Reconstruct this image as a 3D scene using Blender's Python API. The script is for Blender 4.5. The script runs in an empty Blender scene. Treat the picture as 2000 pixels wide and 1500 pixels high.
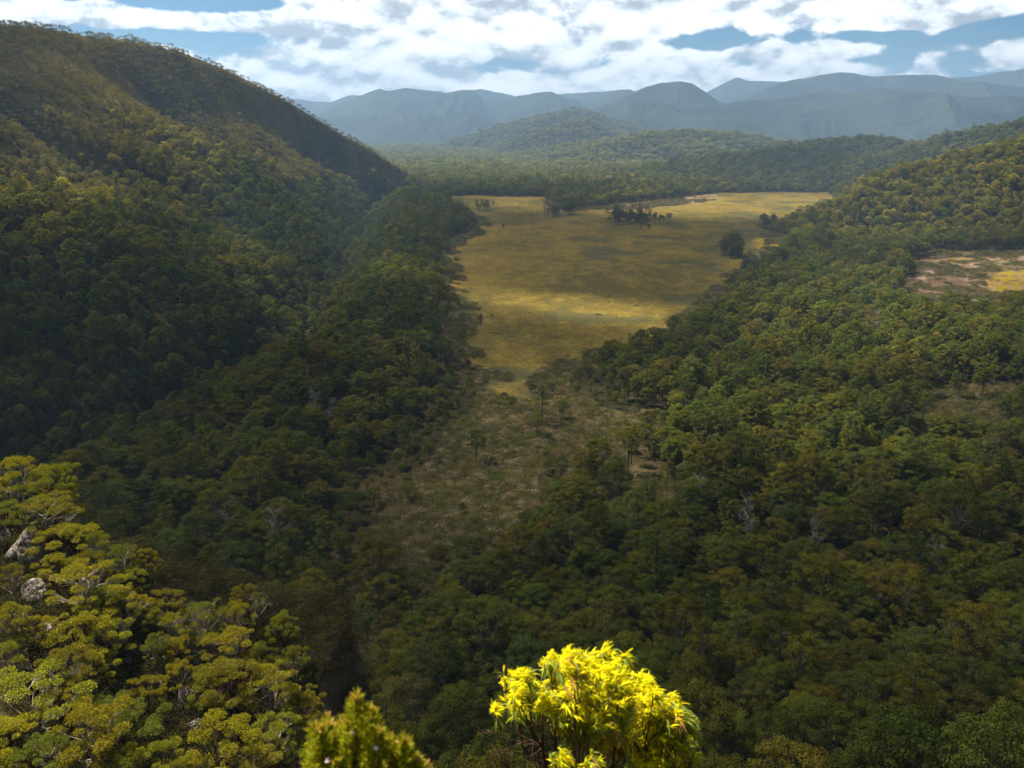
import bpy, math, random
import numpy as np
from mathutils import Vector
R = math.radians
SC = bpy.context.scene
COL = SC.collection
rng = np.random.default_rng(7)
random.seed(7)

# ------------------------------------------------------------------ camera
CAM = np.array([0.0, 0.0, 165.0])
TH = R(16.4); F = 1732.0
FW = np.array([0, math.cos(TH), -math.sin(TH)]); UP = np.array([0, math.sin(TH), math.cos(TH)])

def at(px, py, Y):
    d = FW + UP * (750 - py) / F + np.array([1, 0, 0]) * (px - 1000) / F
    return CAM + d * (Y / d[1])

def proj(x, y, z):
    x = np.asarray(x, float); y = np.asarray(y, float); dz = np.asarray(z, float) - CAM[2]
    c = y * FW[1] + dz * FW[2]
    u = y * UP[1] + dz * UP[2]
    c = np.where(c < .01, .01, c)
    return 1000 + x / c * F, 750 - u / c * F

def floor_pt(px, py, z=0.0):
    d = FW + UP * (750 - py) / F + np.array([1, 0, 0]) * (px - 1000) / F
    t = (z - CAM[2]) / min(d[2], -1e-4)
    return (CAM + d * t)[:2]

cam = bpy.data.cameras.new('camera'); camo = bpy.data.objects.new('camera', cam); COL.objects.link(camo)
camo.location = CAM; camo.rotation_euler = (R(90) - TH, 0, 0)
cam.sensor_width = 36; cam.lens = 36 * F / 2000; cam.clip_start = .1; cam.clip_end = 60000
cam.dof.use_dof = True; cam.dof.focus_distance = 60; cam.dof.aperture_fstop = 3.2
SC.camera = camo

# ------------------------------------------------------------------ noise
def _hash(i, j, s):
    v = np.sin(i * 127.1 + j * 311.7 + s * 74.7) * 43758.5453
    return v - np.floor(v)
def vn(x, y, s=0):
    x = np.asarray(x, float); y = np.asarray(y, float)
    i = np.floor(x); j = np.floor(y); a = x - i; b = y - j
    a = a * a * a * (a * (a * 6 - 15) + 10); b = b * b * b * (b * (b * 6 - 15) + 10)
    return (_hash(i, j, s) * (1 - a) + _hash(i + 1, j, s) * a) * (1 - b) + (_hash(i, j + 1, s) * (1 - a) + _hash(i + 1, j + 1, s) * a) * b
def fbm(x, y, o=4, s=0):
    t = 0; a = .5; k = 0
    for n in range(o):
        t = t + a * vn(x, y, s + n); k += a; a *= .5; x = x * 2.03 + 17; y = y * 2.03 + 5
    return t / k
def sst(a, b, x):
    t = np.clip((x - a) / (b - a), 0, 1); return t * t * (3 - 2 * t)

def seg_dist(x, y, pts):
    """distance to a polyline and the interpolated third value"""
    best = np.full(np.shape(x), 1e9); bz = np.zeros(np.shape(x))
    for a, b in zip(pts[:-1], pts[1:]):
        dx, dy = b[0] - a[0], b[1] - a[1]
        t = np.clip(((x - a[0]) * dx + (y - a[1]) * dy) / (dx * dx + dy * dy + 1e-9), 0, 1)
        d = np.hypot(x - a[0] - t * dx, y - a[1] - t * dy)
        m = d < best; best = np.where(m, d, best)
        bz = np.where(m, a[2] + t * (b[2] - a[2]), bz)
    return best, bz
def inside(x, y, poly):
    r = np.zeros(np.shape(x), bool); n = len(poly)
    for k in range(n):
        x1, y1 = poly[k][:2]; x2, y2 = poly[(k + 1) % n][:2]
        if y1 == y2: continue
        c = ((y1 > y) != (y2 > y)) & (x < (x2 - x1) * (y - y1) / (y2 - y1) + x1)
        r ^= c
    return r

# ------------------------------------------------------------------ height field
FOOT = np.array([(-400, -330), (0, -330), (350, -262), (450, -232), (640, -165), (920, -190), (1250, -225), (1880, -280), (2450, -190), (2800, -150), (4000, -500), (6000, -900)], float)
_cr = [at(0, 46, 1150), at(90, 52, 1230), at(170, 68, 1290), at(250, 74, 1340), at(340, 94, 1400), at(450, 138, 1550), at(560, 194, 1720), at(650, 250, 1880), at(740, 300, 2080), at(810, 344, 2280), at(868, 360, 2460)]
CX = np.array([(p[1], p[0], p[2]) for p in _cr])
CREST = np.vstack([[(-400, -760, 330), (500, -740, 325), (900, -720, 318)], CX, [(2900, -700, -5), (6000, -1500, -5)]])
def P3(l): return [tuple(at(*p)) for p in l]
GUL = [P3([(380, 150, 1480), (520, 265, 1640), (650, 345, 1800), (750, 402, 1900)])]
RHILL = [(1500, 900), (1000, 1230), (770, 1290), (620, 1290), (480, 1310), (430, 1350), (445, 1480), (530, 1620), (760, 1860), (940, 2060), (1400, 2600), (2500, 2600), (2500, 900)]
L6 = P3([(1250, 338, 2800), (1350, 322, 2850), (1500, 304, 2900), (1600, 290, 2950), (1690, 278, 3000), (1730, 284, 3050), (1800, 294, 3100), (1900, 296, 3200), (2100, 290, 3200)])
L5 = P3([(1000, 308, 4300), (1100, 290, 4200), (1200, 277, 4100), (1290, 264, 4000), (1340, 261, 4000), (1430, 266, 4000), (1520, 280, 4000), (1620, 296, 4000)])
RB = P3([(1730, 318, 2450), (1850, 282, 2500), (1900, 268, 2500), (2000, 250, 2500), (2200, 210, 2500)])
L4 = P3([(900, 272, 5700), (950, 258, 5700), (1000, 242, 5700), (1060, 228, 5700), (1115, 215, 5700), (1150, 221, 5750), (1190, 236, 5900)])
L4b = P3([(1010, 275, 4900), (1110, 244, 4900), (1150, 241, 4900), (1200, 262, 4900), (1240, 275, 4900)])

def ridge(x, y, pts, slope, w=60.0, rough=.25, s=3):
    d, z = seg_dist(x, y, pts)
    d = d * (1 + rough * (fbm(x / 260, y / 260, 3, s) - .5) * 2)
    return z - slope * (np.sqrt(d * d + w * w) - w)

def height(x, y):
    x = np.asarray(x, float); y = np.asarray(y, float)
    far = sst(1500, 4000, y)
    h = (fbm(x / 300, y / 300, 4, 11) - .5) * (6 + 9 * far)
    h = h + 2 * far
    # low wooded rise left of the plain
    dr, _ = seg_dist(x, y, [(-120, 500, 0), (-95, 640, 0), (-110, 900, 0), (-170, 1400, 0), (-200, 1750, 0)])
    h = h + 21 * np.exp(-(dr / 42) ** 2)
    # hill on the left
    fx = np.interp(y, FOOT[:, 0], FOOT[:, 1]); cx = np.interp(y, CREST[:, 0], CREST[:, 1]); cz = np.interp(y, CREST[:, 0], CREST[:, 2])
    t = (fx - x) / np.maximum(fx - cx, 30)
    tc = np.clip(t, 0, 1)
    wy = y + 90 * (fbm(x / 220, y / 220, 3, 5) - .5) - .25 * (x + 200)
    g = np.abs(2 * vn(wy / 235, x / 900, 9) - 1); g2 = np.abs(2 * vn(wy / 62, x / 500, 19) - 1)
    bell = np.clip(tc * (1 - tc) * 4, 0, 1) * sst(0, 60, cz)
    fade = sst(1.0, .72, tc); lh = cz * (tc ** 1.05) - bell * fade * (62 * (1 - g) ** 2 + 15 * (1 - g2) ** 2 - 18)
    lh = lh + bell * fade * (fbm(x / 60, y / 60, 3, 21) - .5) * 16
    lh = lh - np.clip(t - 1, 0, 9) * np.maximum(fx - cx, 30) * .35
    for G in GUL:
        d, _ = seg_dist(x, y, G); lh = lh - 55 * np.exp(-(d / 55) ** 2) * sst(0, .12, tc) * fade
    # soft creek line at the foot
    h = np.where(t > 0, np.maximum(lh, -2) + h * (1 - sst(0, .25, t)), h)
    h = h - 24 * np.exp(-((x - fx) / 24) ** 2) * (y < 1900) * (y > 100)
    # hill on the right
    ins = inside(x, y, RHILL); d, _ = seg_dist(x, y, [(a, b, 0) for a, b in RHILL + RHILL[:1]])
    hr = np.where(ins, d, 0); hr = 205 * (1 - np.exp(-hr / 330)) ** 1.0 * (1 + .35 * (fbm(x / 170, y / 170, 4, 31) - .5))
    h = h + hr
    h = np.maximum(h, ridge(x, y, RB, .30))
    h = np.maximum(h, ridge(x, y, L6, .22, 80, .4))
    h = np.maximum(h, ridge(x, y, L5, .30, 80, .5))
    h = np.maximum(h, ridge(x, y, L4, .62, 60, .6, 8))
    h = np.maximum(h, ridge(x, y, L4b, .55, 50, .5, 9))
    # hill under the camera
    nz = (fbm(x / 14, y / 14, 4, 41) - .5)
    yy = y + 10 * (fbm(x / 60, y * 0 + 3, 2, 43) - .5) * sst(2, 40, y)
    c = np.interp(yy, [-60, 0, 1.3, 36, 136, 220, 330], [175, 163.4, 162.8, 108, 30, 6, -10])
    c = c + nz * 8 * sst(3, 30, y)
    c = np.where(y < -60, 175 - 0 * y, c)
    h = np.maximum(h, c)
    # rocky shelf to the left below the camera
    e = np.maximum(x + 22 - .10 * (y - 60) + 5 * nz, y - 91 + .10 * (x + 15) + 8 * nz)
    sh = 108 + .27 * np.maximum(0, -x - 15) + .05 * (y - 60) + nz * 7 - 6.0 * np.maximum(0, e)
    h = np.maximum(h, sh)
    return h

def hit(px, py, t0=20, t1=9000):
    """where the view ray through a pixel of the photograph meets the ground"""
    d = FW + UP * (750 - py) / F + np.array([1, 0, 0]) * (px - 1000) / F
    t = np.geomspace(t0, t1, 900)
    p = CAM[None] + d[None] * t[:, None]
    below = p[:, 2] < height(p[:, 0], p[:, 1])
    k = int(np.argmax(below)) if below.any() else len(t) - 1
    return p[k]

# ------------------------------------------------------------------ mesh helpers
def make_mesh(name, V, faces, mats=(), mi=None, attrs=None, smooth=False):
    """faces: array (n,4) or (n,3)"""
    V = np.asarray(V, np.float32); faces = np.asarray(faces, np.int32)
    me = bpy.data.meshes.new(name); n, k = faces.shape
    me.vertices.add(len(V)); me.vertices.foreach_set('co', V.ravel())
    me.loops.add(n * k); me.loops.foreach_set('vertex_index', faces.ravel())
    me.polygons.add(n); me.polygons.foreach_set('loop_start', np.arange(0, n * k, k, dtype=np.int32))
    me.polygons.foreach_set('loop_total', np.full(n, k, np.int32))
    for m in mats: me.materials.append(m)
    if mi is not None: me.polygons.foreach_set('material_index', np.asarray(mi, np.int32))
    if smooth: me.polygons.foreach_set('use_smooth', np.ones(n, bool))
    for nm, (ty, arr) in (attrs or {}).items():
        a = me.attributes.new(nm, ty, 'POINT')
        if ty == 'FLOAT': a.data.foreach_set('value', np.asarray(arr, np.float32).ravel())
        elif ty == 'INT': a.data.foreach_set('value', np.asarray(arr, np.int32).ravel())
        elif ty == 'FLOAT_COLOR': a.data.foreach_set('color', np.asarray(arr, np.float32).ravel())
        elif ty == 'FLOAT_VECTOR': a.data.foreach_set('vector', np.asarray(arr, np.float32).ravel())
    me.update(calc_edges=True); me.validate(); return me

def unit(v): return v / np.maximum(np.linalg.norm(v, axis=-1, keepdims=True), 1e-9)

class Geo:
    def __init__(s): s.V = []; s.Q = []; s.M = []; s.A = []; s.n = 0
    def add(s, V, Q, m=0, a=None):
        s.V.append(np.asarray(V, float)); s.Q.append(np.asarray(Q, int) + s.n); s.M.append(np.full(len(Q), m))
        s.A.append(np.full(len(V), .5) if a is None else np.asarray(a, float)); s.n += len(V)
    def tube(s, pts, rad, seg=5, m=0):
        pts = np.asarray(pts, float); n = len(pts)
        rad = np.linspace(rad[0], rad[1], n) if len(rad) == 2 and n != 2 else np.asarray(rad, float)
        tg = unit(np.gradient(pts, axis=0)); ref = np.array([.31, .9, .1]); a = unit(np.cross(tg, ref)); b = np.cross(tg, a)
        ang = np.arange(seg) * 2 * math.pi / seg
        V = pts[:, None] + rad[:, None, None] * (a[:, None] * np.cos(ang)[None, :, None] + b[:, None] * np.sin(ang)[None, :, None])
        i = np.arange(n - 1)[:, None] * seg; j = np.arange(seg)[None]; j2 = (j + 1) % seg
        Q = np.stack([i + j, i + j2, i + seg + j2, i + seg + j], -1).reshape(-1, 4)
        s.add(V.reshape(-1, 3), Q, m)
    def cards(s, P, N, T, L, W, m=0, a=None, bend=0.0):
        """leaf-shaped diamonds at P, lying across N with long axis T"""
        n = len(P); N = unit(N); T = unit(T - N * (T * N).sum(-1, keepdims=True)); S = np.cross(N, T)
        L = np.broadcast_to(L, (n,))[:, None]; W = np.broadcast_to(W, (n,))[:, None]
        V = np.stack([P - T * L * .5 - N * bend * L, P + S * W * .5, P + T * L * .5 - N * bend * L, P - S * W * .5], 1)
        Q = np.arange(n * 4).reshape(n, 4)
        s.add(V.reshape(-1, 3), Q, m, None if a is None else np.repeat(a, 4))
    def mesh(s, name, mats, smooth=False):
        return make_mesh(name, np.concatenate(s.V), np.concatenate(s.Q), mats, np.concatenate(s.M), {'v': ('FLOAT', np.concatenate(s.A))}, smooth)

def link(name, me, parent=None, loc=None):
    o = bpy.data.objects.new(name, me); COL.objects.link(o)
    if parent: o.parent = parent
    if loc is not None: o.location = loc
    return o
def tag(o, label=None, cat=None, group=None, kind=None):
    if label: o['label'] = label
    if cat: o['category'] = cat
    if group: o['group'] = group
    if kind: o['kind'] = kind
    return o

# ------------------------------------------------------------------ materials
def mat(name):
    m = bpy.data.materials.new(name); m.use_nodes = True; nt = m.node_tree; nt.nodes.clear()
    out = nt.nodes.new('ShaderNodeOutputMaterial'); return m, nt, out
def N(nt, t, **kw):
    n = nt.nodes.new(t)
    for k, v in kw.items():
        if k.startswith('i_'): n.inputs[int(k[2:]) if k[2:].isdigit() else k[2:]].default_value = v
        else: setattr(n, k, v)
    return n
def math_(nt, op, a, b=None, c=None):
    n = nt.nodes.new('ShaderNodeMath'); n.operation = op
    for i, v in enumerate((a, b, c)):
        if v is None: continue
        if isinstance(v, (int, float)): n.inputs[i].default_value = v
        else: nt.links.new(v, n.inputs[i])
    return n.outputs[0]
def leaf_mat(name, source, tr=.17, lo=.42, hi=1.6):
    m, nt, out = mat(name); L = nt.links.new
    if source == 'inst': c = N(nt, 'ShaderNodeAttribute', attribute_type='INSTANCER', attribute_name='tint').outputs['Color']
    elif source == 'obj': c = N(nt, 'ShaderNodeObjectInfo').outputs['Color']
    else: c = N(nt, 'ShaderNodeAttribute', attribute_type='GEOMETRY', attribute_name='tint').outputs['Color']
    v = N(nt, 'ShaderNodeAttribute', attribute_type='GEOMETRY', attribute_name='v').outputs['Fac']
    mr = N(nt, 'ShaderNodeMapRange'); L(v, mr.inputs[0]); mr.inputs[3].default_value = lo; mr.inputs[4].default_value = hi
    vm = N(nt, 'ShaderNodeVectorMath', operation='SCALE'); L(c, vm.inputs[0]); L(mr.outputs[0], vm.inputs['Scale'])
    d = N(nt, 'ShaderNodeBsdfDiffuse'); t = N(nt, 'ShaderNodeBsdfTranslucent'); x = N(nt, 'ShaderNodeMixShader', i_0=tr)
    hs = N(nt, 'ShaderNodeVectorMath', operation='MULTIPLY'); L(vm.outputs[0], hs.inputs[0]); hs.inputs[1].default_value = (1.35, 1.25, .5)
    L(vm.outputs[0], d.inputs[0]); L(hs.outputs[0], t.inputs[0]); L(d.outputs[0], x.inputs[1]); L(t.outputs[0], x.inputs[2])
    L(x.outputs[0], out.inputs[0]); return m
def wood_mat(name, c1, c2, scale=3.0):
    m, nt, out = mat(name); L = nt.links.new
    tc = N(nt, 'ShaderNodeTexCoord'); nz = N(nt, 'ShaderNodeTexNoise', i_Scale=scale, i_Detail=4.0); L(tc.outputs['Object'], nz.inputs['Vector'])
    cr = N(nt, 'ShaderNodeValToRGB'); cr.color_ramp.elements[0].color = (*c1, 1); cr.color_ramp.elements[1].color = (*c2, 1)
    cr.color_ramp.elements[0].position = .35; cr.color_ramp.elements[1].position = .65
    L(nz.outputs[0], cr.inputs[0]); b = N(nt, 'ShaderNodeBsdfDiffuse'); L(cr.outputs[0], b.inputs[0]); L(b.outputs[0], out.inputs[0]); return m
M_LI = leaf_mat('forest leaves', 'inst'); M_LO = leaf_mat('tree leaves', 'obj'); M_LG = leaf_mat('bush leaves', 'geo', .45, .8, 1.2)
M_WOOD = wood_mat('bark', (.05, .04, .03), (.16, .135, .11)); M_PALE = wood_mat('pale bark', (.20, .17, .14), (.42, .38, .33))
M_DEAD = wood_mat('weathered wood', (.16, .15, .14), (.34, .32, .30)); M_TWIG = wood_mat('twig bark', (.03, .02, .015), (.10, .06, .045), 40)

# ------------------------------------------------------------------ tree shapes
def crown_clumps(r, kind):
    """(centre, radius, flatness) of the leaf clumps of one tree; kind decides the habit"""
    out = []
    if kind == 'gum':
        H = r.uniform(19, 25); RC = r.uniform(5.4, 7.2); n = r.integers(44, 60)
        for k in range(n):
            a = k * 2.399 + r.uniform(-.4, .4); q = math.sqrt((k + .5) / n); rr = RC * q * r.uniform(.82, 1.12)
            z = H - 1.2 - 7.0 * q ** 2 * r.uniform(.5, 1.3) - r.uniform(0, 1.6)
            out.append((np.array([rr * math.cos(a), rr * math.sin(a), z]), r.uniform(.85, 1.65) * (1.1 - .2 * q), .66))
        for k in range(12):
            a = r.uniform(0, 6.28); rr = RC * r.uniform(.35, .9)
            out.append((np.array([rr * math.cos(a), rr * math.sin(a), H * r.uniform(.42, .62)]), r.uniform(.9, 1.6), .7))
    elif kind == 'cone':
        H = r.uniform(14, 19); RC = r.uniform(4.2, 5.4); n = 62
        for k in range(n):
            q = (k + .5) / n; a = k * 2.399 + r.uniform(-.4, .4); rr = RC * math.sin(min(1, q * 1.35) * 1.45) * r.uniform(.55, 1.05)
            out.append((np.array([rr * math.cos(a), rr * math.sin(a), H * (1 - .66 * q ** 2.1) - r.uniform(.2, 1.6)]), r.uniform(.8, 1.45), .85))
    elif kind == 'tall':
        H = r.uniform(22, 27); RC = r.uniform(3.0, 4.4); n = 34
        for k in range(n):
            q = (k + .5) / n; a = k * 2.399 + r.uniform(-.5, .5); rr = RC * r.uniform(.2, 1.0)
            out.append((np.array([rr * math.cos(a), rr * math.sin(a), H * (1 - .5 * q) - .8]), r.uniform(.8, 1.5), .75))
    elif kind == 'shrub':
        H = 3.0; n = 9
        for k in range(n):
            a = k * 2.399; rr = 1.5 * math.sqrt((k + .5) / n)
            out.append((np.array([rr * math.cos(a), rr * math.sin(a), 1.7 - .55 * rr * r.uniform(.5, 1.2)]), r.uniform(.6, 1.0), .9))
    return out

def clump_cards(g, r, clumps, per, size, asp=.6, m=0, up=.35):
    for c, rad, fl in clumps:
        n = max(6, int(per * rad * rad / 2.6))
        d = unit(r.normal(size=(n, 3))); d[:, 2] = np.abs(d[:, 2]) * 1.0 - .28 * (r.random(n) < .45) * r.random(n)
        d = unit(d)
        k = rad * (1 - .45 * r.random(n) ** 2.2)
        bump = 1 + .18 * np.sin(d[:, 0] * 7 + c[0]) * np.sin(d[:, 1] * 7 + c[1])
        p = c + d * (k * bump)[:, None] * np.array([1, 1, fl])
        nn = unit(d + r.normal(size=(n, 3)) * .42 + np.array([0, 0, up]))
        t = unit(r.normal(size=(n, 3)))
        shade = np.clip(r.normal(.5 + r.uniform(-.18, .18), .2, n), 0, 1)
        L = size * r.uniform(.7, 1.35, n)
        g.cards(p, nn, t, L, L * asp, m, shade)

def limbs(g, r, clumps, th, tr, m=0, seg=5, every=1, gnarl=.5):
    """trunk to height th and one limb to the underside of each clump"""
    top = np.array([r.uniform(-.4, .4), r.uniform(-.4, .4), th])
    tp = [np.array([0, 0, -1.0]), np.array([r.uniform(-.2, .2), r.uniform(-.2, .2), th * .5]), top]
    g.tube(tp, (tr, tr * .8, tr * .6), seg + 1, m)
    for k, (c, rad, fl) in enumerate(clumps):
        if k % every: continue
        z0 = min(th * r.uniform(.6, 1.0), c[2] - rad); s0 = top * (z0 / th) if th else top
        e = c + np.array([0, 0, rad * .1]); mid = s0 * .45 + e * .55 + r.normal(size=3) * gnarl * .4 + np.array([0, 0, -.08 * np.linalg.norm(e - s0)])
        g.tube([s0, mid, e], (tr * .33, tr * .22, tr * .09), 4, m)

def gum_meshes(seed, kind, per, size):
    r = np.random.default_rng(seed); cl = crown_clumps(r, kind)
    gc = Geo(); clump_cards(gc, r, cl, per, size)
    gt = Geo(); zmax = max(c[2] for c, _, _ in cl)
    limbs(gt, r, cl, zmax * (.62 if kind == 'gum' else .9), .34 if kind != 'shrub' else .05, every=2 if kind == 'gum' else 3)
    return gc, gt
def merged(name, seed, kind, per, size, wood=M_WOOD, leaf=M_LI, trunk=True):
    gc, gt = gum_meshes(seed, kind, per, size)
    g = Geo(); g.V += gc.V; g.Q += gc.Q; g.M += gc.M; g.A += gc.A; g.n = gc.n
    if trunk:
        off = g.n
        for V, Q, A in zip(gt.V, gt.Q, gt.A):
            g.V.append(V); g.Q.append(Q + off); g.M.append(np.ones(len(Q))); g.A.append(A); g.n += len(V)
    return g.mesh(name, (leaf, wood))
#SECTION2
# ------------------------------------------------------------------ zones of the valley floor
def zone(l): return [tuple(hit(px, py)[:2]) for px, py in l]
PLAIN = zone([(862, 385), (960, 383), (1060, 386), (1085, 402), (1120, 412), (1180, 406), (1260, 400), (1330, 388), (1400, 377), (1500, 375), (1620, 376), (1660, 380), (1640, 402),
              (1560, 428), (1505, 442), (1505, 452), (1530, 470), (1520, 498), (1490, 520), (1455, 540), (1440, 562), (1390, 615), (1320, 655), (1290, 692), (1190, 700), (1120, 728), (1105, 750),
              (1085, 772), (1040, 788), (985, 785), (945, 768), (925, 735), (880, 690), (868, 640), (890, 605), (866, 560), (862, 500), (872, 470), (932, 452), (925, 430), (890, 408)])
HEATH = zone([(930, 735), (945, 768), (985, 785), (1040, 788), (1085, 772), (1120, 750), (1165, 790), (1235, 830), (1200, 862), (1130, 880), (1090, 900), (1040, 960), (985, 1030), (950, 1085), (860, 1105), (760, 1095), (690, 1045), (735, 945), (845, 866), (915, 800)])
HEATH2 = [zone([(560, 1215), (640, 1180), (700, 1140), (790, 1125), (880, 1160), (850, 1240), (720, 1260), (640, 1350), (560, 1340)]),
          zone([(1180, 925), (1240, 905), (1330, 910), (1350, 1000), (1250, 1050), (1160, 1030)]),
          zone([(1080, 840), (1180, 800), (1270, 820), (1260, 890), (1130, 910)]),
          zone([(865, 640), (890, 600), (905, 640), (890, 690)]), zone([(870, 470), (930, 450), (925, 462), (885, 490), (872, 545), (860, 540)])]
CLEAR = zone([(1780, 520), (1830, 492), (2000, 488), (2080, 500), (2080, 595), (1900, 620), (1800, 630), (1740, 590)])
CLEAR2 = zone([(1765, 800), (1820, 765), (2000, 745), (2100, 755), (2100, 850), (1900, 880), (1780, 870)])
STRIP = zone([(1150, 408), (1200, 400), (1330, 386), (1400, 380), (1400, 392), (1300, 404), (1200, 414)])
YEL = [zone([(1920, 555), (1950, 530), (2030, 526), (2030, 566), (1940, 572)]), zone([(1840, 505), (1900, 503), (1900, 512), (1840, 513)]), zone([(1480, 470), (1530, 466), (1525, 500), (1480, 515)])]

def masks(x, y):
    wx = x + 14 * (fbm(x / 45, y / 45, 3, 61) - .5) * 2; wy = y + 26 * (fbm(x / 45, y / 45, 3, 62) - .5) * 2
    m = {}
    m['plain'] = inside(wx, wy, PLAIN); m['heath'] = inside(wx, wy, HEATH)
    h2 = np.zeros(np.shape(x), bool)
    for z in HEATH2: h2 |= inside(wx, wy, z)
    m['heath2'] = h2; m['clear'] = inside(wx, wy, CLEAR); m['clear2'] = inside(wx, wy, CLEAR2); m['strip'] = inside(wx, wy, STRIP)
    ye = np.zeros(np.shape(x), bool)
    for z in YEL: ye |= inside(wx, wy, z)
    m['yel'] = ye
    return m

def hill_t(x, y):
    fx = np.interp(y, FOOT[:, 0], FOOT[:, 1]); cx = np.interp(y, CREST[:, 0], CREST[:, 1])
    return np.where(y < 2600, (fx - x) / np.maximum(fx - cx, 30), -1)

# ------------------------------------------------------------------ ground
def build_ground():
    r = np.concatenate([np.geomspace(.6, 60, 90), np.geomspace(60.6, 3200, 400)[0:], np.geomspace(3260, 13200, 70)])
    th = np.concatenate([np.linspace(-180, -45, 40)[:-1], np.linspace(-45, 45, 560), np.linspace(45, 180, 40)[1:]])
    TT, RR = np.meshgrid(np.radians(th), r, indexing='ij')
    x = (RR * np.sin(TT)).ravel(); y = (RR * np.cos(TT)).ravel(); z = height(x, y)
    z = z - 25 * sst(9000, 13000, np.hypot(x, y))
    V = np.stack([x, y, z], 1); nt, nr = TT.shape
    i = np.arange(nt - 1)[:, None] * nr; j = np.arange(nr - 1)[None]
    Q = np.stack([i + j, i + nr + j, i + nr + j + 1, i + j + 1], -1).reshape(-1, 4)
    # close the middle
    V = np.vstack([V, [[0, 0, 163.4]]])
    m = masks(x, y); n = len(x); c = np.zeros((n, 4)); c[:, 3] = 1
    def mix(a, b, t): return a * (1 - t[:, None]) + b * t[:, None]
    A = lambda *v: np.array(v)[None]
    f = fbm(x / 30, y / 30, 4, 71); f2 = fbm(x / 90, y / 160, 3, 72); f3 = fbm(x / 9, y / 22, 3, 73)
    col = mix(A(.030, .028, .014) + 0 * x[:, None], A(.055, .045, .02), sst(.4, .65, f))
    t = hill_t(x, y); hl = sst(.3, .7, t) * sst(.42, .6, f2)
    col = mix(col, A(.085, .07, .028) + 0 * x[:, None], hl)
    g = mix(A(.096, .078, .022) + 0 * x[:, None], A(.150, .112, .026), sst(.38, .62, f2 * .6 + f * .4))
    g = mix(g, A(.19, .145, .028) + 0 * x[:, None], sst(.5, .75, f3) * .45)
    g = mix(g, A(.060, .062, .030) + 0 * x[:, None], sst(.56, .7, fbm(x / 55, y / 70, 4, 75)) * .8)
    col = np.where(m['plain'][:, None], g, col)
    he = mix(A(.066, .056, .024) + 0 * x[:, None], A(.098, .080, .038), sst(.4, .6, f3))
    hm = m['heath'] | m['heath2'] | m['clear2']
    col = np.where(hm[:, None], he, col)
    cl = mix(A(.22, .165, .125) + 0 * x[:, None], A(.11, .075, .045), sst(.42, .6, f))
    col = np.where((m['clear'] | m['strip'])[:, None], cl, col)
    col = np.where(m['yel'][:, None] & (fbm(x / 7, y / 14, 4, 78)[:, None] > .45), A(.22, .16, .018) + 0 * x[:, None], col)
    near = (y < 130) & (z > 40)
    so = mix(A(.05, .042, .026) + 0 * x[:, None], A(.11, .095, .075), sst(.5, .65, fbm(x / 3, y / 3, 4, 77)))
    col = np.where(near[:, None], so, col)
    c[:, :3] = col; c = np.vstack([c, [.05, .04, .03, 1]])
    m_, nt_, out = mat('ground'); L = nt_.links.new
    at_ = N(nt_, 'ShaderNodeAttribute', attribute_name='tint'); tc = N(nt_, 'ShaderNodeTexCoord')
    n1 = N(nt_, 'ShaderNodeTexNoise', i_Scale=.35, i_Detail=6.0, i_Roughness=.7); L(tc.outputs['Object'], n1.inputs['Vector'])
    n2 = N(nt_, 'ShaderNodeTexNoise', i_Scale=.05, i_Detail=5.0, i_Roughness=.65); L(tc.outputs['Object'], n2.inputs['Vector'])
    s = math_(nt_, 'ADD', math_(nt_, 'MULTIPLY', n1.outputs[0], 2.6), math_(nt_, 'MULTIPLY_ADD', n2.outputs[0], 1.2, -.90))
    vm = N(nt_, 'ShaderNodeVectorMath', operation='SCALE'); L(at_.outputs['Color'], vm.inputs[0]); L(s, vm.inputs['Scale'])
    b = N(nt_, 'ShaderNodeBsdfDiffuse'); L(vm.outputs[0], b.inputs[0])
    bp = N(nt_, 'ShaderNodeBump', i_Strength=.9, i_Distance=.8); L(n1.outputs[0], bp.inputs['Height']); L(bp.outputs[0], b.inputs['Normal'])
    L(b.outputs[0], out.inputs[0])
    me = make_mesh('ground', V, Q, (m_,), None, {'tint': ('FLOAT_COLOR', c)}, True)
    tag(link('ground', me), kind='structure')
build_ground()

# ------------------------------------------------------------------ distant ranges
def range_mat():
    m_, nt_, out = mat('wooded range'); L = nt_.links.new
    tc = N(nt_, 'ShaderNodeTexCoord')
    n1 = N(nt_, 'ShaderNodeTexNoise', i_Scale=.030, i_Detail=5.0, i_Roughness=.75); L(tc.outputs['Object'], n1.inputs['Vector'])
    n2 = N(nt_, 'ShaderNodeTexNoise', i_Scale=.0022, i_Detail=5.0, i_Roughness=.6); L(tc.outputs['Object'], n2.inputs['Vector'])
    cr = N(nt_, 'ShaderNodeValToRGB'); e = cr.color_ramp.elements; e[0].position = .36; e[0].color = (.004, .009, .010, 1); e[1].position = .62; e[1].color = (.046, .056, .042, 1)  # bluish dark patches put distance haze and cloud shade into the colour
    L(math_(nt_, 'ADD', math_(nt_, 'MULTIPLY', n1.outputs[0], .55), math_(nt_, 'MULTIPLY', n2.outputs[0], .45)), cr.inputs[0])
    b = N(nt_, 'ShaderNodeBsdfDiffuse'); L(cr.outputs[0], b.inputs[0])
    bp = N(nt_, 'ShaderNodeBump', i_Strength=.8, i_Distance=14.0); L(n1.outputs[0], bp.inputs['Height']); L(bp.outputs[0], b.inputs['Normal'])
    L(b.outputs[0], out.inputs[0]); return m_
M_RANGE = range_mat()
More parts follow.
